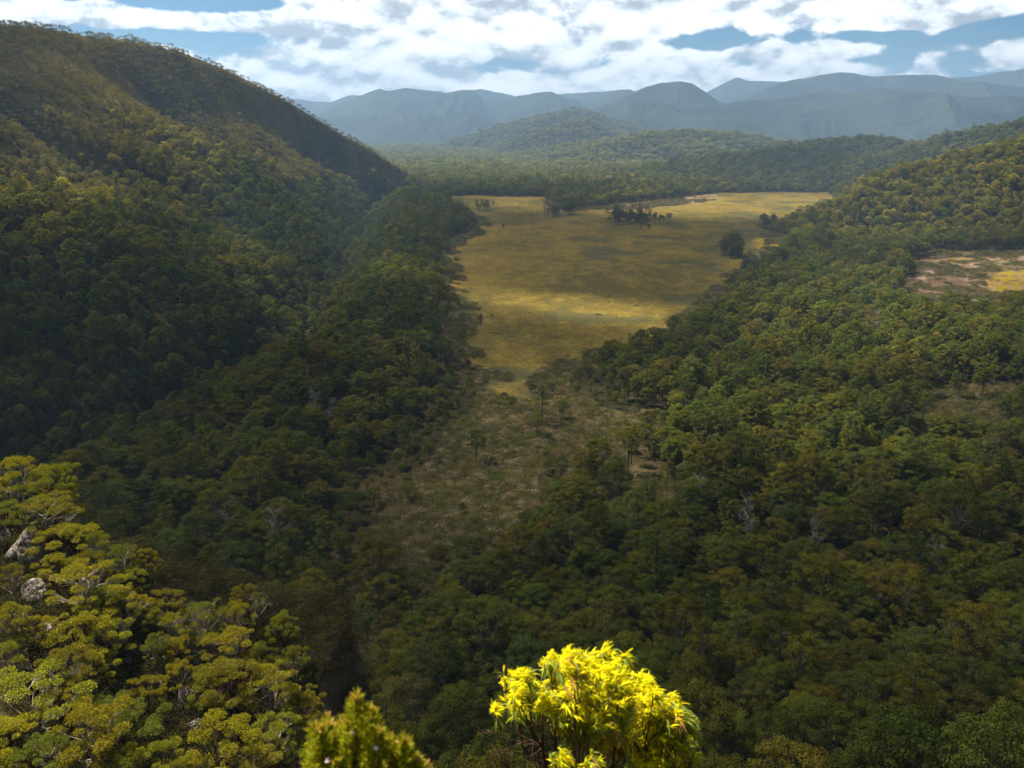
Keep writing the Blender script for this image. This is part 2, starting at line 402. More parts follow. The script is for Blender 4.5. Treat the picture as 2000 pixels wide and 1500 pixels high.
def mountain_range(px_list, Yd, front, back, seed, rough=1.0, label_step=0, power=1.35, spur=260.0):
    pts = np.array([at(a, b, Yd) for a, b in px_list]); n = 420
    s = np.linspace(pts[0, 0], pts[-1, 0], n); cz = np.interp(s, pts[:, 0], pts[:, 2])
    k = np.array([.25, .5, .25])
    czs = np.convolve(np.pad(cz, 2, 'edge'), np.array([1, 2, 3, 2, 1]) / 9, 'valid')
    cz = czs + (fbm(s / 130, s * 0, 4, seed) - .5) * 16 * rough
    nv = 90; v = np.concatenate([np.linspace(-1, 0, 64), np.linspace(0, 1, nv - 64 + 1)[1:]])
    S, Vv = np.meshgrid(s, v, indexing='ij'); Z0 = cz[:, None]
    y = Yd + np.where(Vv < 0, Vv * front, Vv * back)
    a = np.abs(Vv); wob = S + 300 * (fbm(S / 900, y / 900, 3, seed + 5) - .5) * 2 * a
    g = np.abs(2 * vn(wob / spur, y / 2600, seed + 1) - 1); g2 = np.abs(2 * vn(wob / (spur * .37), y / 900, seed + 2) - 1)
    prof = (1 - a) ** power
    bell = np.clip(a * (1 - a) * 4, 0, 1) ** .8
    wx_ = S + 350 * (fbm(S / 1100, y / 1100, 3, seed + 5) - .5) * 2; wy_ = y + 350 * (fbm(S / 1100, y / 1100, 3, seed + 6) - .5) * 2
    rid = 0; am = .5; sc_ = 1150.
    for q in range(6):
        rid = rid + am * (1 - np.abs(2 * vn(wx_ / sc_, wy_ / (sc_ * 1.25), seed + 10 + q) - 1)); am *= .5; sc_ *= .48
    z = Z0 * prof + bell * Z0 * 1.2 * (rid - .60) - 30 * a
    V = np.stack([S, y, z], -1).reshape(-1, 3); m = len(v)
    i = np.arange(n - 1)[:, None] * m; j = np.arange(m - 1)[None]
    Q = np.stack([i + j, i + m + j, i + m + j + 1, i + j + 1], -1).reshape(-1, 4)
    o = link('mountain_range', make_mesh('mountain_range', V, Q, (M_RANGE,), None, None, True)); tag(o, kind='structure'); return o
mountain_range([(380, 240), (480, 200), (560, 190), (600, 196), (645, 200), (680, 187), (700, 186), (760, 200), (900, 176), (950, 176), (985, 182), (1010, 190), (1090, 184), (1180, 178), (1230, 174), (1260, 186), (1340, 215)], 11600, 1400, 900, 101)
mountain_range([(1290, 250), (1340, 215), (1378, 181), (1420, 160), (1440, 150), (1458, 158), (1500, 158), (1545, 160), (1640, 180), (1700, 200), (1800, 170), (1852, 152), (1905, 149), (1960, 140), (2010, 133), (2120, 118), (2300, 150), (2450, 230)], 11000, 2300, 1200, 111)
mountain_range([(520, 285), (570, 262), (615, 228), (650, 210), (690, 193), (722, 180), (742, 173), (758, 178), (790, 172), (825, 176), (862, 179), (872, 184), (900, 182), (932, 181), (945, 196), (975, 199), (1000, 190), (1040, 184), (1078, 180), (1095, 189), (1130, 196), (1180, 184), (1222, 176), (1260, 190), (1330, 215), (1420, 245)], 9300, 2300, 1000, 121, 1.0)
mountain_range([(1340, 262), (1400, 215), (1440, 199), (1500, 170), (1542, 157), (1600, 147), (1640, 141), (1665, 143), (1700, 149), (1748, 147), (1800, 146), (1832, 146), (1865, 156), (1950, 165), (2010, 171), (2100, 178), (2250, 190), (2400, 240)], 8600, 1700, 900, 131, .8)
mountain_range([(1120, 250), (1180, 212), (1230, 184), (1262, 169), (1290, 162), (1330, 159), (1352, 163), (1372, 176), (1400, 195), (1440, 216), (1500, 245)], 7700, 900, 800, 141, .6)
mountain_range([(1080, 262), (1130, 228), (1180, 206), (1222, 193), (1260, 199), (1300, 206), (1400, 204), (1440, 199), (1500, 193), (1540, 189), (1600, 178), (1660, 182), (1720, 172), (1800, 177), (1860, 186), (1890, 190), (1960, 192), (2050, 196), (2200, 190), (2400, 230)], 6900, 1500, 900, 151, .9)

# ------------------------------------------------------------------ forest scatter
PAL = {'gum': [(.090, .108, .027), (.108, .116, .027), (.075, .099, .030), (.117, .111, .030), (.084, .105, .045)],
       'green': [(.058, .084, .026), (.078, .102, .030), (.050, .070, .027), (.090, .108, .033), (.084, .098, .056)],
       'brown': [(.112, .102, .033), (.122, .112, .042), (.104, .100, .036), (.100, .090, .045)],
       'yellow': [(.185, .175, .034), (.155, .160, .036), (.200, .170, .038)]}
def scatter():
    r = rng; X = []; Y = []; S = []
    for a, b, sp, sc in [(110, 380, 8.4, .95), (380, 900, 7.9, .84), (900, 1700, 8.2, .84), (1700, 3000, 12, 1.15), (3000, 6600, 20, 1.75)]:
        gx = np.arange(-.64 * b - 60, .64 * b + 60, sp); gy = np.arange(a, b, sp); x, y = np.meshgrid(gx, gy); x = x.ravel(); y = y.ravel()
        x = x + r.uniform(-.5, .5, x.size) * sp; y = y + r.uniform(-.5, .5, y.size) * sp
        k = np.abs(x) < .62 * y + 55
        X.append(x[k]); Y.append(y[k]); S.append(np.full(k.sum(), sc))
    x = np.concatenate(X); y = np.concatenate(Y); s = np.concatenate(S)
    m = masks(x, y); z = height(x, y); t = hill_t(x, y); n = len(x); u = r.random(n)
    keep = ~(m['plain'] | m['clear'] | m['strip'] | m['yel'])
    keep &= ~(m['heath'] & (u > .022)) & ~((m['heath2'] | m['clear2']) & (u > .13))
    keep &= ~((y < 160) & (z > 62))
    fxx = np.interp(y, FOOT[:, 0], FOOT[:, 1]); keep &= ~((np.abs(x - fxx + 6 * (fbm(x / 30, y / 30, 2, 83) - .5)) < 11) & (y > 380) & (y < 1850) & (u < .6))
    # gaps in the stands round the heath, and on the upper hillside
    gap = fbm(x / 35, y / 35, 3, 81)
    up = sst(.35, .75, t) * (y < 2600); keep &= ~((up > .2) & (u < .02 + .08 * up))
    px, py = proj(x, y, z + 15)
    keep &= (px > -130) & (px < 2130) & (py < 1640)
    # drop trees that a hill hides completely
    x, y, z, s, t, px, py = [q[keep] for q in (x, y, z, s, t, px, py)]; up = up[keep]
    top = z + 28 * s; vis = np.ones(len(x), bool)
    for f in np.linspace(.1, .96, 26):
        hx = height(x * f, y * f); lz = CAM[2] + (top - CAM[2]) * f; vis &= hx < lz + 6
    x, y, z, s, t, px, py, up = [q[vis] for q in (x, y, z, s, t, px, py, up)]
    edh, _ = seg_dist(x, y, [(a, b, 0) for a, b in HEATH + HEATH[:1]]); edp, _ = seg_dist(x, y, [(a, b, 0) for a, b in PLAIN + PLAIN[:1]])
    edge = (.42 + .58 * sst(0, 38, edh)) * (.62 + .38 * sst(0, 22, edp))
    n = len(x); u = r.random(n); f1 = fbm(x / 120, y / 160, 3, 91); f2 = fbm(x / 45, y / 45, 3, 92)
    green = sst(.46, .56, f1 + .28 * np.clip(.5 - np.abs(t - .15) * 2, 0, 1) * (t > -.1)) * (y < 3000)
    kind = np.where(u < .12 + (.75 * green * (t > -.2) + .12 * green) * (t < .32) - .12 * (t > .45), 1, 0); kind = np.where((kind == 0) & (r.random(n) < .14) & (t < .5), 2, kind)
    tint = np.zeros((n, 4)); tint[:, 3] = 1
    g = np.array(PAL['gum']); gr = np.array(PAL['green']); br = np.array(PAL['brown']); ye = np.array(PAL['yellow'])
    i = r.integers(0, 100, n)
    base = np.where((kind == 1)[:, None], gr[i % 5], g[i % 5])
    hb = (sst(.15, .55, t) > r.random(n) * 1.1) & (kind != 1) & (y < 2600)
    base = np.where(hb[:, None], br[i % 4], base)
    bt = (f2 > .60) & (r.random(n) < .25) & (kind != 1); base = np.where(bt[:, None], br[i % 4], base)
    # sunlight put into the tint as yellow: gums on the near flank of the left hill, along the far plain and on the right hill
    yl = ((t > .25) & (y < 1150) & (f1 > .5) & (r.random(n) < .5)) | ((px > 1500) & (y > 1250) & (y < 2000) & (r.random(n) < .6)) | ((y > 1500) & (y < 2600) & (px > 1150) & (px < 1750) & (f2 > .5) & (r.random(n) < .4))
    base = np.where((yl & (kind != 1))[:, None], ye[i % 3], base)
    base = base + (base.mean(1, keepdims=True) - base) * (.30 * sst(1900, 3200, y))[:, None]  # far trees greyed with distance, haze put into the tint
    tint[:, :3] = base * np.array([1.09, 1.07, .60]) * (1 + .55 * sst(.15, .5, t) * (y < 2600) + .65 * sst(1800, 2900, y))[:, None] * r.uniform(.72, 1.25, (n, 1)) * (1 + r.normal(0, .035, (n, 3)))  # light olive hillside and far trees, tint brightened as sun and haze would
    sc = edge * s * r.uniform(.72, 1.32, n) * (1 - .66 * up) * np.where(r.random(n) < .2, .7, 1) * np.where(r.random(n) < .06, 1.3, 1)
    sv = np.stack([sc * r.uniform(.9, 1.15, n), sc * r.uniform(.9, 1.15, n), sc * r.uniform(.85, 1.15, n)], 1)
    sv[:, 2] /= np.where(s > 1.1, s * 1.05, 1)
    kind = np.where((up > .35) & (r.random(n) < .85), 1, kind)
    return dict(x=x, y=y, z=z, s=sv, t=t, px=px, py=py, kind=kind, tint=tint, rot=r.uniform(0, 6.28, n))

def instancer(name, P, meshes, kind, label=None):
    n = len(P['x']); V = np.stack([P['x'], P['y'], P['z'] - .3], 1)
    me = bpy.data.meshes.new(name); me.vertices.add(n); me.vertices.foreach_set('co', V.astype(np.float32).ravel())
    def A(nm, ty, f, arr):
        a = me.attributes.new(nm, ty, 'POINT'); a.data.foreach_set(f, arr.astype(np.int32 if ty == 'INT' else np.float32).ravel())
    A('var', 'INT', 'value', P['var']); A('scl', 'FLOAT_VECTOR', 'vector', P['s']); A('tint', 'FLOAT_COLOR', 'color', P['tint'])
    rot = np.zeros((n, 3)); rot[:, 2] = P['rot']; A('rot', 'FLOAT_VECTOR', 'vector', rot)
    ng = bpy.data.node_groups.new(name, 'GeometryNodeTree')
    ng.interface.new_socket('Geometry', in_out='INPUT', socket_type='NodeSocketGeometry'); ng.interface.new_socket('Geometry', in_out='OUTPUT', socket_type='NodeSocketGeometry')
    gi = ng.nodes.new('NodeGroupInput'); go = ng.nodes.new('NodeGroupOutput'); jn = ng.nodes.new('GeometryNodeJoinGeometry'); L = ng.links.new
    def attr(nm, ty):
        a = ng.nodes.new('GeometryNodeInputNamedAttribute'); a.data_type = ty; a.inputs[0].default_value = nm; return a.outputs[0]
    for k, m in enumerate(meshes):
        o = bpy.data.objects.new(m.name, m)
        oi = ng.nodes.new('GeometryNodeObjectInfo'); oi.inputs['Object'].default_value = o; oi.transform_space = 'ORIGINAL'
        ip = ng.nodes.new('GeometryNodeInstanceOnPoints'); cmp = ng.nodes.new('FunctionNodeCompare'); cmp.data_type = 'INT'; cmp.operation = 'EQUAL'
        L(attr('var', 'INT'), cmp.inputs[2]); cmp.inputs[3].default_value = k
        L(gi.outputs[0], ip.inputs['Points']); L(cmp.outputs[0], ip.inputs['Selection']); L(oi.outputs['Geometry'], ip.inputs['Instance'])
        e = ng.nodes.new('FunctionNodeEulerToRotation'); L(attr('rot', 'FLOAT_VECTOR'), e.inputs[0]); L(e.outputs[0], ip.inputs['Rotation']); L(attr('scl', 'FLOAT_VECTOR'), ip.inputs['Scale'])
        L(ip.outputs[0], jn.inputs[0])
    L(jn.outputs[0], go.inputs[0])
    o = link(name, me); md = o.modifiers.new('scatter', 'NODES'); md.node_group = ng
    tag(o, label, None, None, kind); return o

PTS = scatter()
D = np.hypot(PTS['x'], PTS['y'])
NEARV = [('gum', s) for s in (1, 2, 3, 4, 5, 6)] + [('cone', 11), ('cone', 12), ('cone', 13)] + [('tall', 21), ('tall', 22)]
OFF = {0: (0, 6), 1: (6, 3), 2: (9, 2)}
k = PTS['kind']; cnt = np.array([OFF[q][1] for q in range(3)])[k]; off = np.array([OFF[q][0] for q in range(3)])[k]
PTS['var0'] = off + rng.integers(0, 1000, len(k)) % cnt
# the trees that show largest become things of their own
inframe = (PTS['px'] > -20) & (PTS['px'] < 2020) & (PTS['py'] < 1530) & (PTS['y'] > 120)
hid = inside(PTS['px'], PTS['py'], [(-50, 880), (140, 950), (300, 1085), (480, 1160), (560, 1230), (640, 1420), (860, 1500), (860, 1700), (-50, 1700)]) | inside(PTS['px'], PTS['py'], [(990, 1320), (1090, 1285), (1200, 1285), (1310, 1360), (1340, 1500), (1340, 1600), (1050, 1600)])
cand = np.where(inframe & ~hid)[0]
size = PTS['s'].mean(1)[cand] * np.where(PTS['kind'][cand] == 0, 1, .75) / D[cand]
IND = cand[np.argsort(-size)][:298]
rest = np.ones(len(k), bool); rest[IND] = False
lod = np.where(D < 620, 0, np.where(D < 1700, 1, 2))
def sub(mask):
    P = {q: v[mask] for q, v in PTS.items()}; P['var'] = P['var0'] + 11 * lod[mask]; return P
meshes = [merged('tree_near', s, kd, 260, .34) for kd, s in NEARV] + [merged('tree_mid', s, kd, 64, .68) for kd, s in NEARV] + [merged('tree_far', s, kd, 18, 1.4, trunk=True) for kd, s in NEARV]
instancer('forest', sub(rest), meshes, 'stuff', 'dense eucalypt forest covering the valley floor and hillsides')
print('TREES', len(k), 'ind', len(IND), 'D of last', D[IND].max(), 'n<620', (D < 620).sum())

# ------------------------------------------------------------------ low scrub
def scrub(name, xy_mask_fn, box, sp, sc, pal, label, shr=None):
    r = rng; gx = np.arange(box[0], box[1], sp); gy = np.arange(box[2], box[3], sp); x, y = np.meshgrid(gx, gy); x = x.ravel(); y = y.ravel()
    x = x + r.uniform(-.5, .5, x.size) * sp; y = y + r.uniform(-.5, .5, y.size) * sp
    kx, ky = proj(x, y, height(x, y)); k = (kx > -60) & (kx < 2060) & (ky < 1600) & (ky > 0)
    x, y = x[k], y[k]; k = xy_mask_fn(x, y); x, y = x[k], y[k]; n = len(x)
    tint = np.ones((n, 4)); tint[:, :3] = np.array(pal)[r.integers(0, len(pal), n)] * r.uniform(.7, 1.3, (n, 1))
    s = sc * r.uniform(.6, 1.4, (n, 1)) * np.ones((1, 3)); s[:, 2] *= r.uniform(.7, 1.3, n)
    P = dict(x=x, y=y, z=height(x, y), s=s, tint=tint, rot=r.uniform(0, 6.28, n), var=r.integers(0, 3, n))
    print(name, n); return instancer(name, P, shr or SHR, 'stuff', label)
SHF = [merged('shelf_plant', s, 'shrub', 420, .13, trunk=False) for s in (34, 35, 36)]
SHR = [merged('scrub_plant', s, 'shrub', 60, .30, trunk=False) for s in (31, 32, 33)]
def heath_fn(x, y):
    m = masks(x, y); f = fbm(x / 12, y / 18, 3, 95); ed, _ = seg_dist(x, y, [(a, b, 0) for a, b in PLAIN + PLAIN[:1]]); return ((m['heath'] | m['heath2'] | m['clear2']) & (f > .30)) | (m['plain'] & (ed < 22 * sst(.35, .6, fbm(x / 30, y / 30, 3, 96)) + 3)) | ((m['clear'] | m['strip']) & ~m['yel'] & (f > .44))
scrub('heath_scrub', heath_fn, (-260, 1300, 180, 2000), 2.2, 1.25, [(.13, .115, .040), (.19, .145, .09), (.09, .095, .028), (.09, .10, .03), (.11, .10, .035), (.25, .20, .15), (.065, .08, .022), (.055, .07, .02)], 'dry pinkish brown heath scrub in the open strips between the trees')
def hill_fn(x, y):
    t = hill_t(x, y); f = fbm(x / 40, y / 40, 3, 97); return (t > .3) & (t < 1.15) & (f > .36) & (y < 2500)
scrub('hillside_scrub', hill_fn, (-900, -150, 500, 2400), 5.2, 2.3, [(.14, .115, .028), (.16, .135, .034), (.11, .11, .026), (.18, .145, .036)], 'low olive brown scrub covering the upper left hillside')
def under_fn(x, y):
    h = height(x, y); return (y < 132) & (h > 92) & (y > 20) & (fbm(x / 5, y / 5, 3, 98) > .38)
scrub('undergrowth', under_fn, (-95, 30, 30, 132), 1.2, .80, [(.030, .034, .012), (.040, .038, .014), (.030, .026, .014), (.055, .05, .016)], 'dark green undergrowth on the rocky shelf below the lookout', SHF)
def tuft_fn(x, y):
    m = masks(x, y); f = fbm(x / 20, y / 30, 3, 99); return m['plain'] & (f > .58)
scrub('sedge_tufts', tuft_fn, (-320, 900, 520, 2000), 6.5, .42, [(.10, .095, .03), (.14, .12, .04), (.05, .05, .025)], 'low sedge tufts dotted over the yellow button grass plain')
#SECTION3
# ------------------------------------------------------------------ single trees
def ordinal(n): return ['first', 'second', 'third', 'fourth', 'fifth', 'sixth', 'seventh', 'eighth', 'ninth', 'tenth'][n] if n < 10 else f'{n + 1}th'
CROWN = []; TRUNK = []
for kd, s in NEARV:
    gc, gt = gum_meshes(s, kd, 330, .30)
    CROWN.append(gc.mesh('crown', (M_LO,))); TRUNK.append(gt.mesh('trunk', (M_WOOD if s % 2 else M_PALE,), True))
def tree(name, loc, var, scale, rot, tint, label, cat, group=None, crowns=None, trunks=None):
    root = bpy.data.objects.new(name, None); COL.objects.link(root); root.location = loc; root.scale = scale; root.rotation_euler = (0, 0, rot); root.empty_display_size = .1
    tag(root, label, cat, group)
    c = link('crown', (crowns or CROWN)[var], root); c.color = (*tint, 1); link('trunk', (trunks or TRUNK)[var], root); return root

def landmark_labels(items, marks, fmt):
    """items: (px, py, words); marks: (px, py, phrase). Unique label for each by nearest mark, side and order from left"""
    keys = {}
    for i, (px, py, words) in enumerate(items):
        d = [math.hypot(px - a, (py - b) * 1.2) for a, b, _ in marks]; k = int(np.argmin(d)); a, b, ph = marks[k]
        dx, dy = px - a, py - b
        side = 'right of' if dx > abs(dy) else 'left of' if -dx > abs(dy) else 'below' if dy > 0 else 'above'
        keys.setdefault((words, side, ph), []).append(i)
    out = [None] * len(items)
    for (words, side, ph), l in keys.items():
        l.sort(key=lambda i: items[i][0])
        for n, i in enumerate(l):
            o = '' if len(l) == 1 else 'leftmost ' if n == 0 else 'rightmost ' if n == len(l) - 1 else ordinal(n) + '-from-left '
            out[i] = fmt.format(o=o, w=words, s=side, p=ph)
    return out

MARKS = [(1150, 1380, 'bright yellow sapling'), (1470, 1000, 'bleached snag'), (535, 1040, 'forked dead gum'), (735, 1160, 'lower brown scrub patch'), (1240, 950, 'small brown clearing'), (1000, 930, 'brown heath strip'),
         (1990, 1480, 'lower right corner'), (1990, 1150, 'right picture edge'), (1500, 1490, 'lower picture edge'), (300, 1060, 'rocky shelf'), (1750, 1250, 'dark gap in the forest'), (1700, 900, 'sunlit middle forest')]
items = []
HAB = {0: 'broad-crowned', 1: 'dense bushy', 2: 'slender'}
for i in IND:
    t = PTS['tint'][i]; c = 'brownish' if t[0] > t[1] * 1.12 else 'deep green' if t[1] > t[0] * 1.35 else 'grey-green' if t[2] > .42 * t[1] else 'olive'
    items.append((PTS['px'][i], PTS['py'][i], f'{c} {HAB[int(PTS["kind"][i])]}'))
LB = landmark_labels(items, MARKS, '{o}{w} forest tree {s} the {p}')
for i, lb in zip(IND, LB):
    tree('forest_tree', (PTS['x'][i], PTS['y'][i], PTS['z'][i] - .3), int(PTS['var0'][i]), PTS['s'][i], PTS['rot'][i], PTS['tint'][i][:3], lb, 'tree', 'nearest trees of the valley forest')

# ------------------------------------------------------------------ trees out on the plain
def plain_tree(px, pb, h, var, tint, label, group, wide=1.0):
    p = hit(px, pb); H0 = max(v.co.z for v in CROWN[var].vertices) if False else 22.0
    s = h / H0; tree('plain_tree', (p[0], p[1], float(height(p[0], p[1])) - .3), var, (s * wide, s * wide, s), random.uniform(0, 6), tint, label, 'tree', group)
def clump(px, pb, n, wx, wy, h, phrase, group, tint=(.085, .100, .034)):
    its = []
    for k in range(n):
        a = random.uniform(0, 6.28); q = math.sqrt(random.random()); hh = h * random.uniform(.65, 1.12)
        its.append((px + wx * q * math.cos(a), pb + wy * q * math.sin(a), hh))
    words = [(x, y, ('tall' if hh > h * .95 else 'short' if hh < h * .78 else 'medium') + ' dark') for x, y, hh in its]
    lbs = landmark_labels(words, [(px, pb + 200, phrase)], '{o}{w} tree of the ' + phrase)
    seen = {}
    for (x, y, hh), lb in zip(its, lbs):
        plain_tree(x, y, hh, random.choice([6, 7, 8, 9, 10]), tuple(c * random.uniform(.8, 1.25) for c in tint), lb, group, random.uniform(1.0, 1.45))
clump(1238, 436, 44, 60, 6, 25, 'oval grove on the open plain', 'trees of the oval grove')
clump(1298, 432, 9, 24, 3, 13, 'sparse tail behind the oval grove', 'trees trailing off the oval grove')
clump(942, 411, 9, 12, 2, 22, 'narrow stand on the far plain', 'trees of the narrow stand')
clump(1082, 423, 14, 22, 2.5, 20, 'thin stand beside the wooded spit', 'trees of the thin stand')
clump(1110, 420, 9, 14, 3, 25, 'cluster at the tip of the wooded spit', 'trees at the tip of the wooded spit')
clump(1427, 500, 22, 22, 6, 27, 'round clump near the plain\'s right edge', 'trees of the round clump', (.085, .100, .036))
clump(1470, 548, 12, 22, 10, 28, 'tall clump at the plain\'s right edge', 'trees of the tall clump', (.085, .100, .040))
clump(1500, 445, 10, 16, 5, 24, 'clump on the sunlit point', 'trees on the sunlit point')
for px, pb, h, v, wd, lb in [(983, 449, 14, 6, .8, 'lone dark tree left of centre on the open plain'), (914, 412, 14, 9, .6, 'lone slender tree left of the narrow stand'), (964, 409, 16, 10, .5, 'lone thin tree right of the narrow stand'),
        (1038, 427, 9, 7, .9, 'small round tree left of the thin stand'), (1049, 427, 10, 9, .6, 'small dark tree touching the left of the thin stand'), (1268, 451, 15, 6, .9, 'dark tree standing in front of the oval grove'),
        (1252, 453, 10, 9, .5, 'thin young tree in front of the oval grove'), (1190, 583, 4.5, 7, 1.1, 'tiny dark tree on the sunlit patch of plain'), (940, 655, 17, 10, .45, 'thin wispy tree on the near left plain'),
        (960, 621, 6, 7, 1.0, 'low dark tree behind the wispy tree'), (887, 612, 20, 9, .6, 'slender tree at the left edge of the plain'), (1079, 497, 5, 9, .6, 'tiny thin tree in mid plain'), (909, 660, 6, 9, .7, 'stunted tree at the left side of the near plain'),
        (985, 786, 9, 7, 1.0, 'dark bush at the head of the brown heath'), (1040, 768, 8, 6, 1.6, 'wide grey-green thicket at the foot of the plain'), (1075, 772, 7, 3, 1.5, 'right thicket at the foot of the plain'), (903, 1000, 5.5, 8, 1.3, 'round very dark shrub alone in the brown heath'),
        (1140, 493, 4, 9, .6, 'small sapling right of the tiny thin tree'), (1199, 508, 4, 9, .7, 'small sapling in the right of mid plain')]:
    plain_tree(px, pb, h, v, (.035, .048, .018), lb, 'lone trees on the plain', wd)

clump(880, 560, 7, 8, 22, 15, 'open row on the left plain margin', 'trees of the left plain margin')
clump(900, 650, 8, 12, 22, 13, 'scattered row on the near left plain margin', 'trees of the near left plain margin')
clump(1330, 392, 9, 60, 4, 13, 'scattered line along the far pale strip', 'trees along the far pale strip')
# ------------------------------------------------------------------ dead trees
def snag_mesh(seed, H, n=16, lean=.05):
    r = np.random.default_rng(seed); g = Geo(); k = 9; z = np.linspace(0, H, k); x = np.cumsum(r.normal(0, .03 * H / k * 3, k)) + lean * z; y = np.cumsum(r.normal(0, .03 * H / k * 3, k))
    T = np.stack([x, y, z], 1); rt = H * .018; g.tube(T, (rt, rt * .25), 7)
    def branch(p, d, L, rad, dep):
        pts = [p]; q = p.copy(); dd = d.copy()
        for _ in range(4):
            dd = unit(dd + r.normal(0, .28, 3) + np.array([0, 0, .10])); q = q + dd * L / 4; pts.append(q.copy())
        g.tube(pts, (rad, rad * .3), 4)
        if dep: 
            for _ in range(3): branch(pts[r.integers(1, 4)], unit(dd + r.normal(0, .7, 3)), L * .5, rad * .5, dep - 1)
    for _ in range(n):
        t = r.uniform(.38, .98); p = np.array([np.interp(t * H, z, x), np.interp(t * H, z, y), t * H]); a = r.uniform(0, 6.28)
        branch(p, unit(np.array([math.cos(a), math.sin(a), r.uniform(.5, 1.3)])), H * r.uniform(.14, .30) * (1.25 - t * .6), rt * .42, 2)
    return g.mesh('trunk', (M_DEAD,), True)
def deck_pt(px, py, depth): p = hit(px, py, 20); return p
for px, pt, H, label, sd in [(432, 983, 27, 'bleached dead gum with bare antler branches left of the forked one', 1), (536, 1000, 31, 'forked bleached dead gum standing in the dark forest', 2), (1468, 965, 30, 'pale bleached snag in the right forest', 3), (1362, 930, 27, 'short bleached snag behind the small brown clearing', 4),
        (612, 762, 26, 'bare-topped dead tree in the left valley forest', 5), (640, 778, 24, 'leaning bare-topped dead tree beside the other in left valley forest', 6), (1590, 1010, 26, 'thin dead gum in the right forest', 7), (1835, 1060, 27, 'dead gum near the right picture edge', 8), (1180, 860, 18, 'small dead tree at the end of the heath', 9), (1720, 610, 27, 'pale dead trunk below the sunlit right hill', 10)]:
    lo, hi_ = 120., 1500.
    for _ in range(40):
        Y = (lo + hi_) / 2; p = at(px, pt, Y); 
        if p[2] - float(height(p[0], p[1])) > H: lo = Y
        else: hi_ = Y
    o = link('dead_tree', snag_mesh(sd, H), None, (p[0], p[1], p[2] - H)); tag(o, label, 'dead tree', 'bleached dead trees'); o.rotation_euler = (0, 0, sd)

LOGS = [(1245, 598, 'fallen log on the sunlit patch of plain'), (1057, 620, 'pale fallen log left of the sunlit patch'), (1170, 615, 'short dark log on the sunlit patch of plain'), (988, 640, 'dark fallen branch near the wispy tree'), (1128, 524, 'grey log at the centre of the plain'),
        (1143, 519, 'second grey log beside the one at the centre of the plain'), (965, 652, 'tangled fallen log right below the wispy tree'), (1075, 556, 'thin dark log in the shaded middle of the plain'), (1018, 490, 'low pale log on the upper left plain'), (1028, 632, 'dark log mound in the near plain')]
for k, (px, py, lb) in enumerate(LOGS):
    p = hit(px, py); r = np.random.default_rng(900 + k); g = Geo(); L_ = r.uniform(6, 12); a = r.uniform(-.35, .35)
    P = [np.array([math.cos(a) * L_ * (t - .5), math.sin(a) * L_ * (t - .5), .4 + r.normal(0, .12)]) for t in np.linspace(0, 1, 6)]; g.tube(P, (.42, .18), 7)
    for q in range(5):
        b = P[int(r.integers(1, 6))]; e = b + np.array([r.normal(0, 1.4), r.normal(0, 1.0), abs(r.normal(.7, .5))]); g.tube([b, (b + e) / 2 + r.normal(0, .2, 3), e], (.14, .04), 4)
    z = float(height(p[0], p[1])); tag(link('fallen_log', g.mesh('fallen_log', (M_DEAD if k % 2 else M_WOOD,), True), None, (p[0], p[1], z)), lb, 'log', 'fallen logs on the plain')

# ------------------------------------------------------------------ rocky shelf: rocks
def rock_mat():
    m, nt, out = mat('lichen rock'); L = nt.links.new; tc = N(nt, 'ShaderNodeTexCoord')
    n1 = N(nt, 'ShaderNodeTexNoise', i_Scale=1.6, i_Detail=8.0, i_Roughness=.7); L(tc.outputs['Object'], n1.inputs['Vector'])
    n2 = N(nt, 'ShaderNodeTexNoise', i_Scale=7.0, i_Detail=6.0, i_Roughness=.7); L(tc.outputs['Object'], n2.inputs['Vector'])
    cr = N(nt, 'ShaderNodeValToRGB'); e = cr.color_ramp.elements; e[0].position = .43; e[0].color = (.035, .033, .030, 1); e[1].position = .60; e[1].color = (.42, .39, .36, 1); e.new(.50).color = (.19, .165, .145, 1)
    L(math_(nt, 'ADD', math_(nt, 'MULTIPLY', n1.outputs[0], .6), math_(nt, 'MULTIPLY', n2.outputs[0], .4)), cr.inputs[0])
    b = N(nt, 'ShaderNodeBsdfDiffuse'); L(cr.outputs[0], b.inputs[0]); bp = N(nt, 'ShaderNodeBump', i_Strength=.9, i_Distance=.12); L(n2.outputs[0], bp.inputs['Height']); L(bp.outputs[0], b.inputs['Normal']); L(b.outputs[0], out.inputs[0]); return m
M_ROCK = rock_mat()
def rock_mesh(seed, sx, sy, sz):
    r = np.random.default_rng(seed); nu, nv = 64, 40; u = np.arange(nu) * 2 * math.pi / nu; v = np.linspace(.02, math.pi - .02, nv)
    U, Vv = np.meshgrid(u, v, indexing='ij'); d = np.stack([np.sin(Vv) * np.cos(U), np.sin(Vv) * np.sin(U), np.cos(Vv)], -1).reshape(-1, 3)
    k = np.full(len(d), 1.0)
    for _ in range(16):   # cleave by random planes for flat broken faces
        n = unit(r.normal(size=3)); c = r.uniform(.55, .92); dn = d @ n; k = np.minimum(k, np.where(dn > .05, c / np.maximum(dn, .05), 9))
    k = k * (1 + .16 * (fbm(d[:, 0] * 4 + seed, d[:, 1] * 4 + d[:, 2] * 3, 4, seed) - .5) - .12 * (np.abs(fbm(d[:, 0] * 5, d[:, 2] * 1.5 + seed, 3, seed + 7) - .5) < .035))
    P = d * k[:, None] * np.array([sx, sy, sz]); i = np.arange(nu)[:, None] * nv; i2 = ((np.arange(nu) + 1) % nu)[:, None] * nv; j = np.arange(nv - 1)[None]
    Q = np.stack([i + j, i + j + 1, i2 + j + 1, i2 + j], -1).reshape(-1, 4); return make_mesh('rock_outcrop', P, Q, (M_ROCK,))
